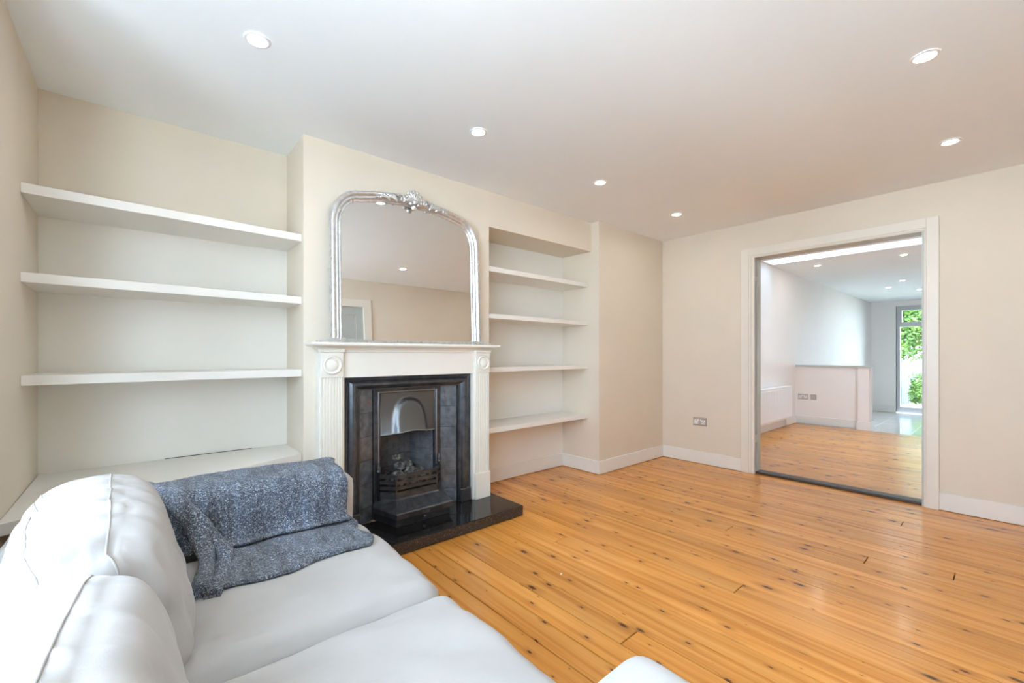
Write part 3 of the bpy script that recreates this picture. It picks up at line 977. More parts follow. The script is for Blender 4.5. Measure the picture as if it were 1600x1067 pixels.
# ash-pan cover: sloped ornamental apron, slotted lip and front
def poly3(hw, hb, y):       # half width of front facet, half width at the back
    return [(XF - hb, yc0 - 0.01), (XF - hw, y), (XF + hw, y), (XF + hb, yc0 - 0.01)]
def loft(name, secs, m, cap=True):
    bm = bmesh.new()
    rows = [[bm.verts.new((x, y, z)) for x, y in pts] for pts, z in secs]
    for A, B in zip(rows, rows[1:]):
        for k in range(len(A) - 1):
            bm.faces.new((A[k], A[k + 1], B[k + 1], B[k]))
    bm.faces.new(rows[0]); bm.faces.new(rows[-1])
    return link(name, mesh(bm), m, ci)
top_o = poly3(0.158, 0.232, -0.478)
low_o = poly3(0.205, 0.262, -0.590)
ap = loft('ash_cover', [(low_o, 0.128), (low_o, 0.160), (poly3(0.203, 0.260, -0.584), 0.165), (poly3(0.160, 0.234, -0.482), 0.214), (top_o, 0.222)], M['iron'])
loft('ash_pan', [(poly3(0.196, 0.252, -0.566), ZH + 0.001), (poly3(0.196, 0.252, -0.566), 0.128)], M['iron_dark'])
for a, b in ((-0.125, -0.03), (0.03, 0.125)):
    box('air_slot', XF + a, XF + b, -0.5915, -0.575, 0.132, 0.152, M['black'], ap)
bm = bmesh.new()
bm_lathe(bm, [(0.012, -0.566), (0.012, -0.575), (0.006, -0.580), (0.0005, -0.581)], XF, 0, 12, 'y', 0.105)
link('ash_pan_knob', mesh(bm), M['iron'], ci)
# embossed panels on the sloped apron
for k in range(6):
    u0, u1 = -0.92 + 1.84 * k / 6 + 0.02, -0.92 + 1.84 * (k + 1) / 6 - 0.02
    bm = bmesh.new()
    vs = []
    for dep in (0.0, 0.004):
        for (u, t) in ((u0, 0.15), (u1, 0.15), (u1, 0.85), (u0, 0.85)):
            hw = 0.203 + (0.160 - 0.203) * t
            y = -0.584 + (-0.482 + 0.584) * t
            z = 0.165 + (0.214 - 0.165) * t
            vs.append(bm.verts.new((XF + u * hw, y - dep * 0.43, z + dep * 0.9)))
    for f in ((4, 5, 6, 7), (0, 1, 5, 4), (1, 2, 6, 5), (2, 3, 7, 6), (3, 0, 4, 7)):
        bm.faces.new([vs[i] for i in f])
    bmesh.ops.bevel(bm, geom=[e for e in bm.edges if all(v in vs[4:] for v in e.verts)], offset=0.0015, segments=1, affect='EDGES')
    link('embossed_panel', mesh(bm), M['iron'], ap)
# coals heaped in the grate
spots = [(-0.10, -0.40, 0.30, .036), (-0.03, -0.41, 0.30, .040), (0.05, -0.40, 0.30, .036), (0.12, -0.39, 0.30, .034), (-0.15, -0.35, 0.30, .032),
         (-0.07, -0.33, 0.33, .040), (0.02, -0.33, 0.345, .042), (0.09, -0.32, 0.335, .038), (0.15, -0.33, 0.30, .03), (-0.045, -0.30, 0.385, .036),
         (-0.06, -0.28, 0.445, .030), (0.03, -0.27, 0.385, .034), (0.0, -0.24, 0.31, .042), (-0.085, -0.22, 0.31, .038), (0.085, -0.22, 0.31, .038)]
for i, (dx, y, z, r) in enumerate(spots):
    r *= 0.90
    b = bmesh.new()
    bmesh.ops.create_icosphere(b, subdivisions=3, radius=1.0)
    for v in b.verts:
        nn = noise.noise(v.co * 1.6 + Vector((i * 7.1, 0, 0))) * 0.45 + noise.noise(v.co * 4.0 + Vector((0, i * 3.3, 0))) * 0.16
        v.co = v.co * (1 + nn)
        v.co = Vector((v.co.x * r * 1.15, v.co.y * r, v.co.z * r * 0.85)) + Vector((XF + dx, y, z))
    for f in b.faces:
        f.smooth = False
    o = link('coal', mesh(b), M['coal'], None, (XF + dx, y, z - r * .7))
    tag(o, 'ash grey lump of coal in the cast iron grate', 'coal', 'coals in the grate')

# ---- overmantel mirror
ZM = 1.233
mi = thing('overmantel_mirror', (XF - 0.005, -0.435, ZM), 'arched silver framed overmantel mirror with a carved crest', 'mirror')
XM = XF - 0.008
HWI, ZS, ZE, ZT = 0.482, 1.955, 2.118, 2.165    # inner half width, spring of corner, end of corner arc, crown
def mpath():
    pts = [(-HWI, ZM + 0.018), (-HWI, 1.50), (-HWI, 1.80), (-HWI, ZS)]
    cr = 0.125
    # corner ellipse from (-HWI, ZS) to (-HWI+cr, ZE)
    for k in range(1, 11):
        a = math.pi / 2 * k / 10
        pts.append((-HWI + cr * (1 - math.cos(a)) , ZS + (ZE - ZS) * math.sin(a)))
    x0 = -HWI + cr
    for k in range(1, 13):
        x = x0 + (0 - x0) * k / 12
        q = 1 - (x / x0) ** 2
        pts.append((x, ZE + (ZT - ZE) * q))
    right = [(-x, z) for x, z in pts[:-1]][::-1]
    return pts + right
MP = mpath()
def mnorm(i):
    a, b = MP[max(i - 1, 0)], MP[min(i + 1, len(MP) - 1)]
    dx, dz = b[0] - a[0], b[1] - a[1]
    L = math.hypot(dx, dz)
    return (-dz / L, dx / L)
prof = [(-0.004, 0.004), (0.0, 0.012), (0.006, 0.014), (0.010, 0.010), (0.014, 0.010), (0.018, 0.020), (0.026, 0.024), (0.031, 0.021), (0.033, 0.017), (0.036, 0.020), (0.040, 0.030), (0.050, 0.034), (0.060, 0.030), (0.066, 0.018), (0.067, 0.0)]
bm = bmesh.new()
rows = []
for i, (x, z) in enumerate(MP):
    nx, nz = mnorm(i)
    rows.append([bm.verts.new((XM + x + nx * d, -0.415 - h, z + nz * d)) for d, h in prof])
for A, B in zip(rows, rows[1:]):
    for k in range(len(prof) - 1):
        f = bm.faces.new((A[k], A[k + 1], B[k + 1], B[k]))
        f.smooth = True
mf = link('mirror_frame', mesh(bm), M['silver'], mi)
bm = bmesh.new()
front = [bm.verts.new((XM + x, -0.4205, z)) for x, z in MP]
back = [bm.verts.new((XM + x, -0.408, z)) for x, z in MP]
bm.faces.new(front)
link('mirror_glass', mesh(bm, recalc=False), M['mirror'], mi)
bm = bmesh.new()
outl = []
for i, (x, z) in enumerate(MP):
    nx, nz = mnorm(i)
    outl.append((XM + x + nx * 0.062, z + nz * 0.062))
prism('backing_board', outl, -0.415, -0.408, M['dark'], mi, axis='y')
box('base_rail', XM - HWI - 0.0, XM + HWI + 0.0, -0.448, -0.408, ZM, ZM + 0.020, M['silver'], mi, 0.003)
for s in (-1, 1):
    # scroll foot
    fx = XM + s * (HWI + 0.035)
    pts = [(fx - 0.045, ZM), (fx + 0.045, ZM)]
    pts = [(fx - s * 0.055, ZM), (fx + s * 0.115, ZM), (fx + s * 0.112, ZM + 0.010), (fx + s * 0.075, ZM + 0.016), (fx + s * 0.045, ZM + 0.026), (fx - s * 0.045, ZM + 0.026), (fx - s * 0.055, ZM + 0.016)]
    prism('foot', pts, -0.455, -0.408, M['silver'], mi, axis='y', bev=0.002)
    bm = bmesh.new()
    bm_blob(bm, (XM + s * (HWI + 0.074), -0.425, 1.664), (0.010, 0.006, 0.006))
    bm_tube(bm, [(XM + s * (HWI + 0.06), -0.420, 1.664), (XM + s * (HWI + 0.074), -0.425, 1.664)], 0.003, 6)
    link('side_hook', mesh(bm), M['steel'], mi)
# carved crest: ribbed shell, leaves, scrolls and beads
def carve(name, fn):
    bm = bmesh.new(); fn(bm)
    return link(name, mesh(bm), M['silver'], mi)
ZC = ZT + 0.028
def shellfn(bm):
    for k in range(9):
        a = R(-100 + 200 * k / 8)
        L = 0.066 - 0.012 * abs(k - 4) / 4
        c = (XM + math.sin(a) * L * 0.55, -0.458, ZC + 0.004 + math.cos(a) * L * 0.55)
        bm_blob(bm, c, (0.010, 0.010, L * 0.55), Matrix.Rotation(a, 4, 'Y'))
        bm_blob(bm, (XM + math.sin(a) * L, -0.462, ZC + 0.004 + math.cos(a) * L), (0.011, 0.009, 0.009))
    bm_blob(bm, (XM, -0.468, ZC - 0.008), (0.017, 0.014, 0.017))
    bm_blob(bm, (XM, -0.455, ZC - 0.040), (0.020, 0.012, 0.022))
    for s in (-1, 1):
        bm_blob(bm, (XM + s * 0.028, -0.464, ZC - 0.022), (0.014, 0.011, 0.012))
carve('crest_shell', shellfn)
def topz(x):
    x0 = HWI - 0.125
    return ZE + (ZT - ZE) * (1 - (x / x0) ** 2) + 0.033
for s in (-1, 1):
    def scroll(bm):
        c0 = 0.092
        pts, rr = [], []
        for k in range(22):
            a = k / 21 * 3.6 * math.pi / 2 + 0.3
            r_ = 0.030 * (1 - k / 26)
            pts.append((XM + s * (c0 + math.cos(a) * r_), -0.456, topz(c0) + math.sin(a) * r_))
            rr.append(0.0075 * (1 - k / 40))
        bm_tube(bm, pts, rr, 8)
        bm_blob(bm, (XM + s * c0, -0.460, topz(c0)), (0.010, 0.010, 0.010))
    carve('crest_scroll', scroll)
    for (x, l, w, an) in ((0.135, 0.034, 0.013, 60), (0.150, 0.036, 0.012, 25), (0.168, 0.040, 0.011, -5), (0.192, 0.036, 0.012, 40), (0.205, 0.036, 0.010, 5), (0.060, 0.030, 0.012, -50), (0.062, 0.028, 0.011, 35)):
        def leaf(bm, x=x, l=l, w=w, an=an):
            bm_blob(bm, (XM + s * x, -0.452, topz(x) - 0.003), (l, 0.010, w), Matrix.Rotation(R(-an) * s, 4, 'Y'))
        carve('crest_leaf', leaf)
    for (x, r_) in ((0.232, 0.011), (0.250, 0.008), (0.264, 0.006)):
        def bead(bm, x=x, r_=r_):
            bm_blob(bm, (XM + s * x, -0.450, topz(x) - 0.004), (r_, r_, r_))
        carve('crest_bead', bead)
mi.rotation_euler = (R(-2.2), 0, 0)
mi.location.y -= 0.022

# ---- recessed downlights
def downlight(x, y, z, label, group):
    t = thing('ceiling_downlight', (x, y, z), label, 'downlight', group)
    bm = bmesh.new()
    prof = [(0.034, z - 0.001), (0.036, z - 0.006), (0.046, z - 0.005), (0.050, z - 0.001)]
    rings = [[bm.verts.new((x + r * math.cos(a), y + r * math.sin(a), h)) for a in [2 * math.pi * k / 32 for k in range(32)]] for r, h in prof]
    for A, B in zip(rings, rings[1:]):
        for k in range(32):
            bm.faces.new((A[k], A[(k + 1) % 32], B[(k + 1) % 32], B[k])).smooth = True
    link('bezel', mesh(bm), M['radiator'], t)
    bm = bmesh.new()
    vs = [bm.verts.new((x + 0.0345 * math.cos(a), y + 0.0345 * math.sin(a), z - 0.0022)) for a in [2 * math.pi * k / 24 for k in range(24)]]
    bm.faces.new(vs[::-1])
    link('lens', mesh(bm, recalc=False), M['lamp'], t)
for x, y, lab in ((0.739, -1.065, 'recessed downlight in the ceiling above the alcove bench and sofa arm'),
                  (1.860, -1.065, 'recessed downlight in the ceiling in front of the arched mirror'),
                  (2.990, -1.065, 'recessed downlight in the ceiling in front of the short alcove shelves'),
                  (4.115, -1.065, 'recessed downlight in the ceiling corner between bare pier and doorway wall'),
                  (2.945, -2.84, 'recessed downlight in the ceiling over the middle of the pine floor, reflected in the mirror'),
                  (4.095, -2.84, 'recessed downlight in the ceiling just before the wide doorway')):
    downlight(x, y, H, lab, 'downlights in the lounge ceiling')
downlight(8.22, -1.134, H2, 'small downlight above the low white partition, close to the bright rooflight', 'downlights beyond the doorway')
downlight(8.26, -2.116, H2, 'small downlight beyond the doorway above where pine boards meet white tiles', 'downlights beyond the doorway')
for x, y in ((10.96, -1.765), (11.85, -1.441), (12.68, -1.82)):
    downlight(x, y, H2, 'small downlight in the white ceiling over the tiled floor before the garden door', 'downlights beyond the doorway')

# ---- wall sockets
def socket(px, y0, y1, z0, z1, label, kind, group=None):
    """steel plate on a wall facing -x; px is the wall face"""
    yc, zc = (y0 + y1) / 2, (z0 + z1) / 2
    t = thing('wall_socket' if kind == 'double' else 'blank_plate', (px, yc, z0), label, 'socket' if kind == 'double' else 'wall plate', group)
    box('plate', px - 0.007, px, y0, y1, z0, z1, M['steel'], t, 0.0025)
    if kind == 'double':
        for s in (-1, 1):
            cy = yc + s * 0.038
            box('switch_rocker', px - 0.0105, px - 0.0065, yc + s * 0.010 - 0.006, yc + s * 0.010 + 0.006, zc + 0.006, zc + 0.028, M['plastic'], t, 0.001)
            box('pin_slot', px - 0.0075, px - 0.0068, cy - 0.002, cy + 0.002, zc + 0.004, zc + 0.013, M['black'], t)
            ins = box('outlet_insert', px - 0.0073, px - 0.0066, cy - 0.022, cy + 0.022, zc - 0.026, zc + 0.018, M['plastic'], t)
            box('pin_slot', px - 0.0078, px - 0.0069, cy - 0.002, cy + 0.002, zc + 0.002, zc + 0.012, M['black'], ins)
            for q in (-1, 1):
                box('pin_slot', px - 0.0078, px - 0.0069, cy + q * 0.011 - 0.003, cy + q * 0.011 + 0.003, zc - 0.014, zc - 0.010, M['black'], ins)
    else:
        for q in (-1, 1):
            bm = bmesh.new()
            bm_blob(bm, (px - 0.0075, yc + q * 0.03, zc), (0.0015, 0.003, 0.003))
            link('screw', mesh(bm), M['steel'], t)
socket(XW0, -0.980, -0.832, 0.402, 0.490, 'brushed steel double socket on the beige wall beside the doorway', 'double')
socket(8.88, -0.840, -0.694, 0.408, 0.498, 'brushed steel double socket on the low white partition', 'double')
socket(8.88, -0.957, -0.871, 0.408, 0.496, 'square steel blank plate on the low white partition', 'blank')

# ---- radiator in the back room
ra = thing('radiator', (7.6, -0.70, 0), 'white ribbed panel radiator on the wall beyond the doorway', 'radiator')
rx0, rx1, ry = 6.75, 8.34, -0.765
box('panel', rx0, rx1, ry, ry + 0.014, 0.15, 0.655, M['radiator'], ra, 0.003)
box('rear_panel', rx0 + 0.01, rx1 - 0.01, YR - 0.025, YR - 0.012, 0.155, 0.64, M['radiator'], ra, 0.003)
box('top_grille', rx0 - 0.002, rx1 + 0.002, ry - 0.004, YR - 0.012, 0.640, 0.662, M['radiator'], ra, 0.004)
box('end_cover', rx1 - 0.004, rx1 + 0.002, ry - 0.002, YR - 0.012, 0.155, 0.645, M['radiator'], ra, 0.002)
bm = bmesh.new()
x = rx0 + 0.03
while x < rx1 - 0.03:
    bm_box(bm, x, x + 0.018, ry - 0.014, ry + 0.001, 0.18, 0.625, 0.004)
    x += 0.034
link('rib', mesh(bm), M['radiator'], ra)['kind'] = 'stuff'
tube('supply_pipe', [(8.25, -0.70, 0.16), (8.25, -0.70, 0.0)], 0.008, M['radiator'], ra)
box('wall_bracket', 7.2, 7.25, YR - 0.012, YR - 0.003, 0.2, 0.6, M['radiator'], ra)

# ---- sofa ------------------------------------------------------------
so = bpy.data.objects.new('sofa', None); COL.objects.link(so)
so.location = (1.08, -1.92, 0)
so.rotation_euler = (0, 0, R(-1.2))
ORG['sofa'] = Vector((0, 0, 0))
tag(so, 'pale grey slipcovered two-seat sofa with loose back cushions', 'sofa')
def cube_surface(n):
    """unit cube surface grid as bmesh, n = (nx, ny, nz)"""
    nx, ny, nz = n
    bm = bmesh.new()
    V = {}
    def vert(i, j, k):
        key = (i, j, k)
        if key not in V:
            V[key] = bm.verts.new((-1 + 2 * i / nx, -1 + 2 * j / ny, -1 + 2 * k / nz))
        return V[key]
    for i in range(nx):
        for j in range(ny):
            bm.faces.new((vert(i, j, 0), vert(i, j + 1, 0), vert(i + 1, j + 1, 0), vert(i + 1, j, 0)))
            bm.faces.new((vert(i, j, nz), vert(i + 1, j, nz), vert(i + 1, j + 1, nz), vert(i, j + 1, nz)))
    for i in range(nx):
        for k in range(nz):
            bm.faces.new((vert(i, 0, k), vert(i + 1, 0, k), vert(i + 1, 0, k + 1), vert(i, 0, k + 1)))
            bm.faces.new((vert(i, ny, k), vert(i, ny, k + 1), vert(i + 1, ny, k + 1), vert(i + 1, ny, k)))
    for j in range(ny):
        for k in range(nz):
            bm.faces.new((vert(0, j, k), vert(0, j, k + 1), vert(0, j + 1, k + 1), vert(0, j + 1, k)))
            bm.faces.new((vert(nx, j, k), vert(nx, j + 1, k), vert(nx, j + 1, k + 1), vert(nx, j, k + 1)))
    return bm

def rounded(p, dims, r, warp):
    """map unit cube surface point to a soft box"""
    q = Vector((p[0] * dims[0], p[1] * dims[1], p[2] * dims[2]))
    inner = Vector([max(-(dims[i] - r), min(dims[i] - r, q[i])) for i in range(3)])
    d = q - inner
    if d.length > 1e-9:
        d = d.normalized() * r if max(abs(p[0]), abs(p[1]), abs(p[2])) > 0.999 else d
    q = inner + d
    return warp(q, p)

def soft(name, n, dims, r, warp, mtx, m, parent):
    bm = cube_surface(n)
    for v in bm.verts:
        v.co = mtx @ rounded(v.co.copy(), dims, r, warp)
    for f in bm.faces:
        f.smooth = True
    return link(name, mesh(bm), m, parent, local=True)

def seam(name, path, dims, r, warp, mtx, m, parent, rad=0.0028, closed=False):
    pts = [mtx @ rounded(Vector(p), dims, r, warp) for p in path]
    return tube(name, pts, rad, m, parent, 6, closed, local=True)

def lerp_path(*ps, n=24):
    out = []
    for a, b in zip(ps, ps[1:]):
        for k in range(n):
            t = k / n
            out.append(tuple(a[i] + (b[i] - a[i]) * t for i in range(3)))
    out.append(ps[-1])
    return out

# local frame of the sofa: x forward, y along its length (far arm +y), origin at the middle of the front edge
def wr(amp, sc, seed):
    def f(q, p):
        o = Vector((seed, seed * 2.1, 0))
        nn = noise.noise(q * sc + o) * amp + noise.noise(q * sc * 2.7 + o) * amp * 0.35
        c = Vector(p)
        return q + c.normalized() * nn
    return f
I4 = Matrix.Identity(4)
def T(x, y, z):
    return Matrix.Translation((x, y, z))
soft('base', (24, 40, 10), (0.47, 0.99, 0.135), 0.03, wr(0.004, 4, 3), T(-0.52, 0, 0.150), M['linen'], so)
soft('back', (10, 40, 16), (0.085, 0.99, 0.31), 0.06, wr(0.006, 4, 5), T(-0.945, 0, 0.335), M['linen'], so)
for s in (1, -1):
    arm_w = wr(0.006, 5, 8 + s)
    D = (0.50, 0.140, 0.312)
    MT = T(-0.505, s * 0.855, 0.326)
    a = soft('arm', (40, 16, 24), D, 0.045, arm_w, MT, M['linen'], so)
    seam('piping', lerp_path((1, -0.86, -1), (1, -0.86, 0.90), (1, 0.86, 0.90), (1, 0.86, -1), n=24), D, 0.045, arm_w, MT, M['fabric_seam'], a)
for s in (1, -1):
    D = (0.36, 0.352, 0.085)
    def warp(q, p, s=s):
        cr = 0.030 * (1 - p[0] ** 4) * (1 - p[1] ** 4)
        q = q.copy()
        if p[2] > 0:
            q.z += cr * p[2]
            # puckers running across the seat
            q.z += 0.006 * noise.noise(Vector((p[0] * 2.0 + s * 3, p[1] * 5.0, s))) + 0.0035 * math.sin(p[0] * 6 + p[1] * 9 + 2 * noise.noise(Vector((p[0] * 3, p[1] * 3, 4 + s))))
        q.x += 0.012 * (1 - p[1] ** 2) * max(0, p[0])
        return q + Vector(p).normalized() * noise.noise(q * 6 + Vector((s * 9, 0, 0))) * 0.005
    MT = T(-0.335, s * 0.357, 0.348)
    c = soft('seat_cushion', (44, 44, 14), D, 0.062, warp, MT, M['linen'], so)
    for zz in (0.62, -0.62):
        seam('piping', lerp_path((-1, 1, zz), (1, 1, zz), (1, -1, zz), (-1, -1, zz), n=30), D, 0.062, warp, MT, M['fabric_seam'], c, 0.0022)
for s in (1, -1):
    D = (0.105, 0.345, 0.215)
    def warp(q, p, s=s):
        q = q.copy()
        b = (1 - p[1] ** 4) * (1 - (p[2] * 0.9) ** 4)
        q.x += (0.055 if p[0] > 0 else 0.012) * b * p[0]
        q.z += 0.022 * (1 - p[1] ** 2) * max(0, p[2]) - 0.030 * (p[1] ** 4) * max(0, p[2])
        # creases: long soft folds across the top band and front
        w = noise.noise(Vector((p[1] * 5.5 + s * 4, p[0] * 1.2 + p[2] * 1.6, s * 2)))
        w2 = noise.noise(Vector((p[1] * 13 + s * 4, p[0] * 2 + p[2] * 2.5, s * 5 + 3)))
        q += Vector(p).normalized() * (w * 0.013 + w2 * 0.007)
        # pinched corners
        e = max(0, abs(p[1]) - 0.8) / 0.2 * max(0, p[2] - 0.4)
        q.z -= 0.012 * e * abs(math.sin(p[0] * 9 + s))
        return q
    MT = T(-0.792 + (-0.012 if s < 0 else 0), s * 0.362 - 0.01, 0.572 + (-0.022 if s < 0 else 0.008)) @ Matrix.Rotation(R(-13), 4, 'Y') @ Matrix.Rotation(R(3 * s), 4, 'Z')
    c = soft('back_cushion', (26, 54, 34), D, 0.085, warp, MT, M['linen'], so)
    for xx in (0.62, -0.62):
        seam('piping', lerp_path((xx, -1, -1), (xx, -1, 1), (xx, 1, 1), (xx, 1, -1), n=34), D, 0.085, warp, MT, M['fabric_seam'], c, 0.0026)
for sx in (-0.93, -0.1):
    for sy in (-0.9, 0.9):
        bm = bmesh.new(); bm_lathe(bm, [(0.022, 0.0), (0.026, 0.03)], sx, sy, 12)
        link('foot', mesh(bm), M['dark'], so, local=True)

# ---- throw blanket over the far arm
bl = thing('throw_blanket', (0.75, -1.2, 0.43), 'blue-grey boucle wool throw draped over the sofa arm onto the seat', 'blanket')
from mathutils.bvhtree import BVHTree
bpy.context.view_layer.update()
_v, _f = [], []
for ch in so.children:
    if ch.type == 'MESH' and ch.name.split('.')[0] in ('seat_cushion', 'arm', 'base'):
        mw = so.matrix_world
        k0 = len(_v)
        _v += [mw @ v.co for v in ch.data.vertices]
        _f += [[i + k0 for i in p.vertices] for p in ch.data.polygons]
SOFA_BVH = BVHTree.FromPolygons(_v, _f)
def rest(q, gap):
    h = SOFA_BVH.ray_cast(Vector((q.x, q.y, 1.2)), Vector((0, 0, -1)))
    if h[0] is not None and q.z < h[0].z + gap:
        n = SOFA_BVH.find_nearest(q)
        if h[0].z < 0.52 or q.z > 0.6:
            q.z = h[0].z + gap
    return q
def drape(name, prof_fn, x_fn, ns, nt, thick, amp, seed, gap=0.004):
    bm = bmesh.new()
    g = []
    for j in range(nt + 1):
        t = j / nt
        row = []
        for i in range(ns + 1):
            s_ = i / ns
            y, z = prof_fn(s_, t)
            x = x_fn(s_, t)
            q = rest(Vector((x, y, z)), thick + gap)
            row.append(bm.verts.new(q))
        g.append(row)
    for j in range(nt):
        for i in range(ns):
            f = bm.faces.new((g[j][i], g[j][i + 1], g[j + 1][i + 1], g[j + 1][i]))
            f.smooth = True
    bm.normal_update()
    for v in bm.verts:
        nn = noise.noise(v.co * 7 + Vector((seed, 0, 0))) * amp + noise.noise(v.co * 60 + Vector((0, seed, 0))) * 0.0022
        v.co += v.normal * (nn if v.normal.length else 0)
    bmesh.ops.solidify(bm, geom=bm.faces[:], thickness=thick)
    return link(name, mesh(bm), M['tweed'], bl, smooth=True)
def polyline(pts, s_):
    L = [0]
    for a, b in zip(pts, pts[1:]):
        L.append(L[-1] + math.hypot(b[0] - a[0], b[1] - a[1]))
    d = s_ * L[-1]
    for k in range(len(pts) - 1):
        if d <= L[k + 1] + 1e-9:
            t = (d - L[k]) / max(1e-9, L[k + 1] - L[k])
            return (pts[k][0] + (pts[k + 1][0] - pts[k][0]) * t, pts[k][1] + (pts[k + 1][1] - pts[k][1]) * t)
    return pts[-1]
def smooth_poly(ctrl, n=6):
    """Chaikin"""
    p = ctrl
    for _ in range(3):
        q = [p[0]]
        for a, b in zip(p, p[1:]):
            q += [(a[0] * .75 + b[0] * .25, a[1] * .75 + b[1] * .25), (a[0] * .25 + b[0] * .75, a[1] * .25 + b[1] * .75)]
        q.append(p[-1]); p = q
    return p
def over_arm(s_, t):
    sh = (1 - t) * 0.03                        # arm runs slightly askew
    up = smooth_poly([(-0.885 + sh, 0.42), (-0.890 + sh, 0.655), (-1.02 + sh, 0.664), (-1.210 + sh, 0.662), (-1.232 + sh, 0.60), (-1.245 + sh, 0.50), (-1.265 - 0.02 * t, 0.462)])
    return polyline(up, s_)
def over_arm_x(s_, t):
    w = 0.012 * math.sin(s_ * 7) + 0.010 * math.sin(s_ * 17 + 1)
    left = 0.37 + 0.10 * max(0, s_ - 0.45) ** 1.3
    right = 1.075 - 0.035 * s_ + w
    return left + (right - left) * t
drape('draped_sheet', over_arm, over_arm_x, 70, 80, 0.010, 0.006, 2.0, 0.026)
def lower(s_, t):
    y1 = -1.575 + 0.10 * max(0, t - 0.75) * 2 + 0.012 * math.sin(t * 11)
    p = smooth_poly([(-1.235, 0.475), (-1.27, 0.456), (-1.40, 0.462), (y1, 0.462 - 0.006 * (t > 0.9))])
    y, z = polyline(p, s_)
    z += 0.010 * math.exp(-((s_ - 0.55 - 0.15 * t) / 0.07) ** 2) * (0.4 + t) + 0.004 * math.sin(t * 14 + s_ * 5)
    return (y, z)
def lower_x(s_, t):
    right = 1.045 + 0.02 * math.sin(s_ * 9) - 0.05 * max(0, s_ - 0.7) * 2
    left = 0.56 - 0.05 * s_
    return left + (right - left) * t
drape('folded_end', lower, lower_x, 50, 80, 0.013, 0.004, 5.0)
# bunched roll where the throw is tucked beside the back cushion
for k, (pts, r0) in enumerate((
        ([(0.40, -0.98, 0.655), (0.44, -1.10, 0.655), (0.49, -1.21, 0.625), (0.525, -1.27, 0.545), (0.545, -1.33, 0.485), (0.53, -1.44, 0.475), (0.505, -1.56, 0.468)], 0.030),
        ([(0.46, -1.16, 0.65), (0.53, -1.245, 0.60), (0.575, -1.29, 0.515), (0.595, -1.36, 0.485), (0.565, -1.50, 0.472), (0.53, -1.585, 0.464)], 0.022))):
    b = bmesh.new()
    sm = []
    for a, c in zip(pts, pts[1:]):
        for q in range(6):
            sm.append(Vector(a).lerp(Vector(c), q / 6))
    sm.append(Vector(pts[-1]))
    for _ in range(4):
        sm = [sm[0]] + [(sm[i - 1] + sm[i] * 2 + sm[i + 1]) / 4 for i in range(1, len(sm) - 1)] + [sm[-1]]
    bm_tube(b, sm, [r0 * (0.9 + 0.25 * noise.noise(p * 9 + Vector((k * 5, 0, 0)))) for p in sm], 18)
    for v in b.verts:
        v.co += Vector((noise.noise(v.co * 25), noise.noise(v.co * 25 + Vector((9, 0, 0))), noise.noise(v.co * 25 + Vector((0, 9, 0))))) * 0.006
    link('bunched_fold', mesh(b), M['tweed'], bl)

# loose wool fibres standing off the throw
rf = random.Random(5)
fv, ff = [], []
for part in [c for c in bl.children if c.name.split('.')[0] in ('draped_sheet', 'folded_end')]:
    me_ = part.data
    for k in range(2600):
        v = me_.vertices[rf.randrange(len(me_.vertices))]
        nrm = (v.normal + Vector((rf.gauss(0, .6), rf.gauss(0, .6), rf.gauss(0, .6)))).normalized()
        tg = nrm.cross(Vector((rf.gauss(0, 1), rf.gauss(0, 1), rf.gauss(0, 1)))).normalized()
        L_ = rf.uniform(0.003, 0.008)
        q = len(fv)
        p0 = v.co + ORG['throw_blanket']
        fv += [p0 - tg * 0.0005, p0 + tg * 0.0005, p0 + nrm * L_ + tg * rf.uniform(-.003, .003)]
        ff.append((q, q + 1, q + 2))
me_ = bpy.data.meshes.new('fibre')
me_.from_pydata([tuple(v) for v in fv], [], ff)
link('fibre', me_, M['tweed'], bl)['kind'] = 'stuff'

# ---- little scrap on the boards
bm = bmesh.new()
bm_blob(bm, (2.055, -1.534, 0.004), (0.010, 0.006, 0.003), Matrix.Rotation(0.6, 4, 'Z'), 1)
for v in bm.verts:
    v.co += Vector((random.uniform(-.002, .002), random.uniform(-.002, .002), random.uniform(-.001, .002)))
    v.co.z = max(v.co.z, 0.0005)
tag(link('paper_scrap', mesh(bm), M['plastic'], None, (2.055, -1.534, 0)), 'tiny white paper scrap lying on the pine boards', 'scrap')

# ================================================================== OUTDOORS
struct(box('ground_garden', XE + 0.25, 40, -14, 14, -0.60, -0.44, M['earth']))
struct(box('ground_patio', XE + 0.25, 18.2, -8, 6, -0.44, -0.38, M['paving']))
struct(box('ground_street', -30, -0.30, -20, 20, -0.60, -0.45, M['paving']))
fe = thing('garden_fence', (22, 0, -0.44), 'weathered blue-grey board fence along the garden', 'fence')
bd = None
for k in range(40):
    x = 16.0 + k * 0.155
    y = -0.62 - 0.06 * (x - 16)
    b = box('fence_board', x, x + 0.140, y - 0.012 - (k % 2) * 0.006, y + 0.012, -0.44, 0.86 + 0.02 * (k % 3), M['fence'], fe, 0.003)
for k in range(4):
    x = 16.0 + k * 2.0
    y = -0.62 - 0.06 * (x - 16)
    box('fence_post', x - 0.05, x + 0.05, y + 0.014, y + 0.11, -0.44, 0.80, M['fence'], fe)
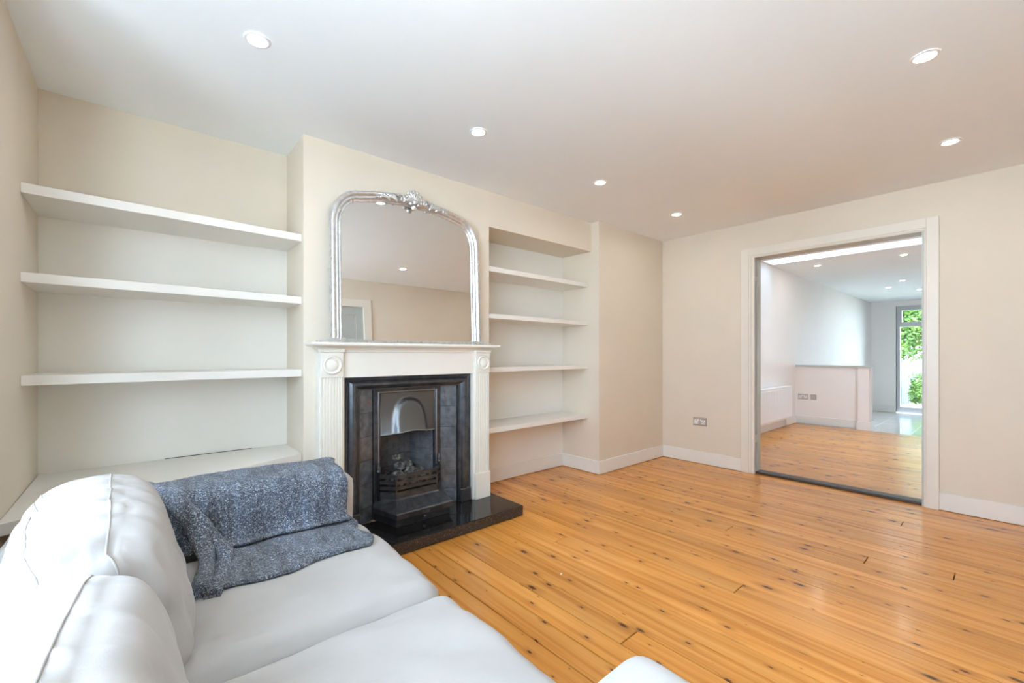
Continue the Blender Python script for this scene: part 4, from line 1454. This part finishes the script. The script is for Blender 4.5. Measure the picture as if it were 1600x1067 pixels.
def leaves(name, c, rad, n, size, m, parent, seed, squash=1.0):
    rnd = random.Random(seed)
    vs, fs = [], []
    for i in range(n):
        while True:
            p = Vector((rnd.uniform(-1, 1), rnd.uniform(-1, 1), rnd.uniform(-1, 1)))
            if 0.25 < p.length < 1:
                break
        lump = 0.75 + 0.5 * noise.noise(p * 2.2 + Vector((seed, 0, 0)))
        p = Vector((p.x * rad[0], p.y * rad[1], p.z * rad[2])) * lump + Vector(c)
        a = Vector((rnd.gauss(0, 1), rnd.gauss(0, 1), rnd.gauss(0, 1))).normalized()
        b = a.cross(Vector((rnd.gauss(0, 1), rnd.gauss(0, 1), rnd.gauss(0, 1)))).normalized()
        s_ = size * rnd.uniform(0.6, 1.3)
        k = len(vs)
        vs += [p - a * s_, p + b * s_ * 0.45, p + a * s_, p - b * s_ * 0.45]
        fs.append((k, k + 1, k + 2, k + 3))
    me = bpy.data.meshes.new(name)
    me.from_pydata([tuple(v) for v in vs], [], fs)
    o = link(name, me, m, parent)
    o['kind'] = 'stuff'
    return o
def tree(name, x, y, h, rad, label, m, seed, n=5200):
    t = thing(name, (x, y, -0.44), label, 'tree')
    tube('trunk', [(x, y, -0.44), (x + 0.05, y, h * 0.4), (x - 0.05, y + 0.1, h * 0.8)], [0.13, 0.10, 0.05], M['bark'], t, 10)
    for k in range(4):
        a = k * 1.6 + seed
        tube('branch', [(x + 0.03, y, h * 0.45), (x + math.cos(a) * rad[0] * 0.6, y + math.sin(a) * rad[1] * 0.6, h * 0.85)], [0.05, 0.015], M['bark'], t, 6)
    leaves('foliage', (x, y, h), rad, n, 0.11, m, t, seed)
tree('garden_tree', 24.6, 0.4, 2.7, (1.9, 2.4, 2.5), 'tall green tree rising behind the garden fence', M['leaf'], 3, 9000)
tree('garden_tree', 29.5, -1.2, 3.2, (2.2, 3.0, 3.0), 'broad yellowing tree at the bottom of the garden', M['leaf_yellow'], 11, 8000)
sh = thing('garden_shrub', (18.3, -1.32, -0.44), 'round leafy shrub beside the garden patio', 'shrub')
tube('stem', [(18.3, -1.32, -0.44), (18.3, -1.32, 0.1)], 0.03, M['bark'], sh)
leaves('foliage', (18.3, -1.32, 0.12), (0.45, 0.42, 0.55), 2600, 0.06, M['leaf'], sh, 21)
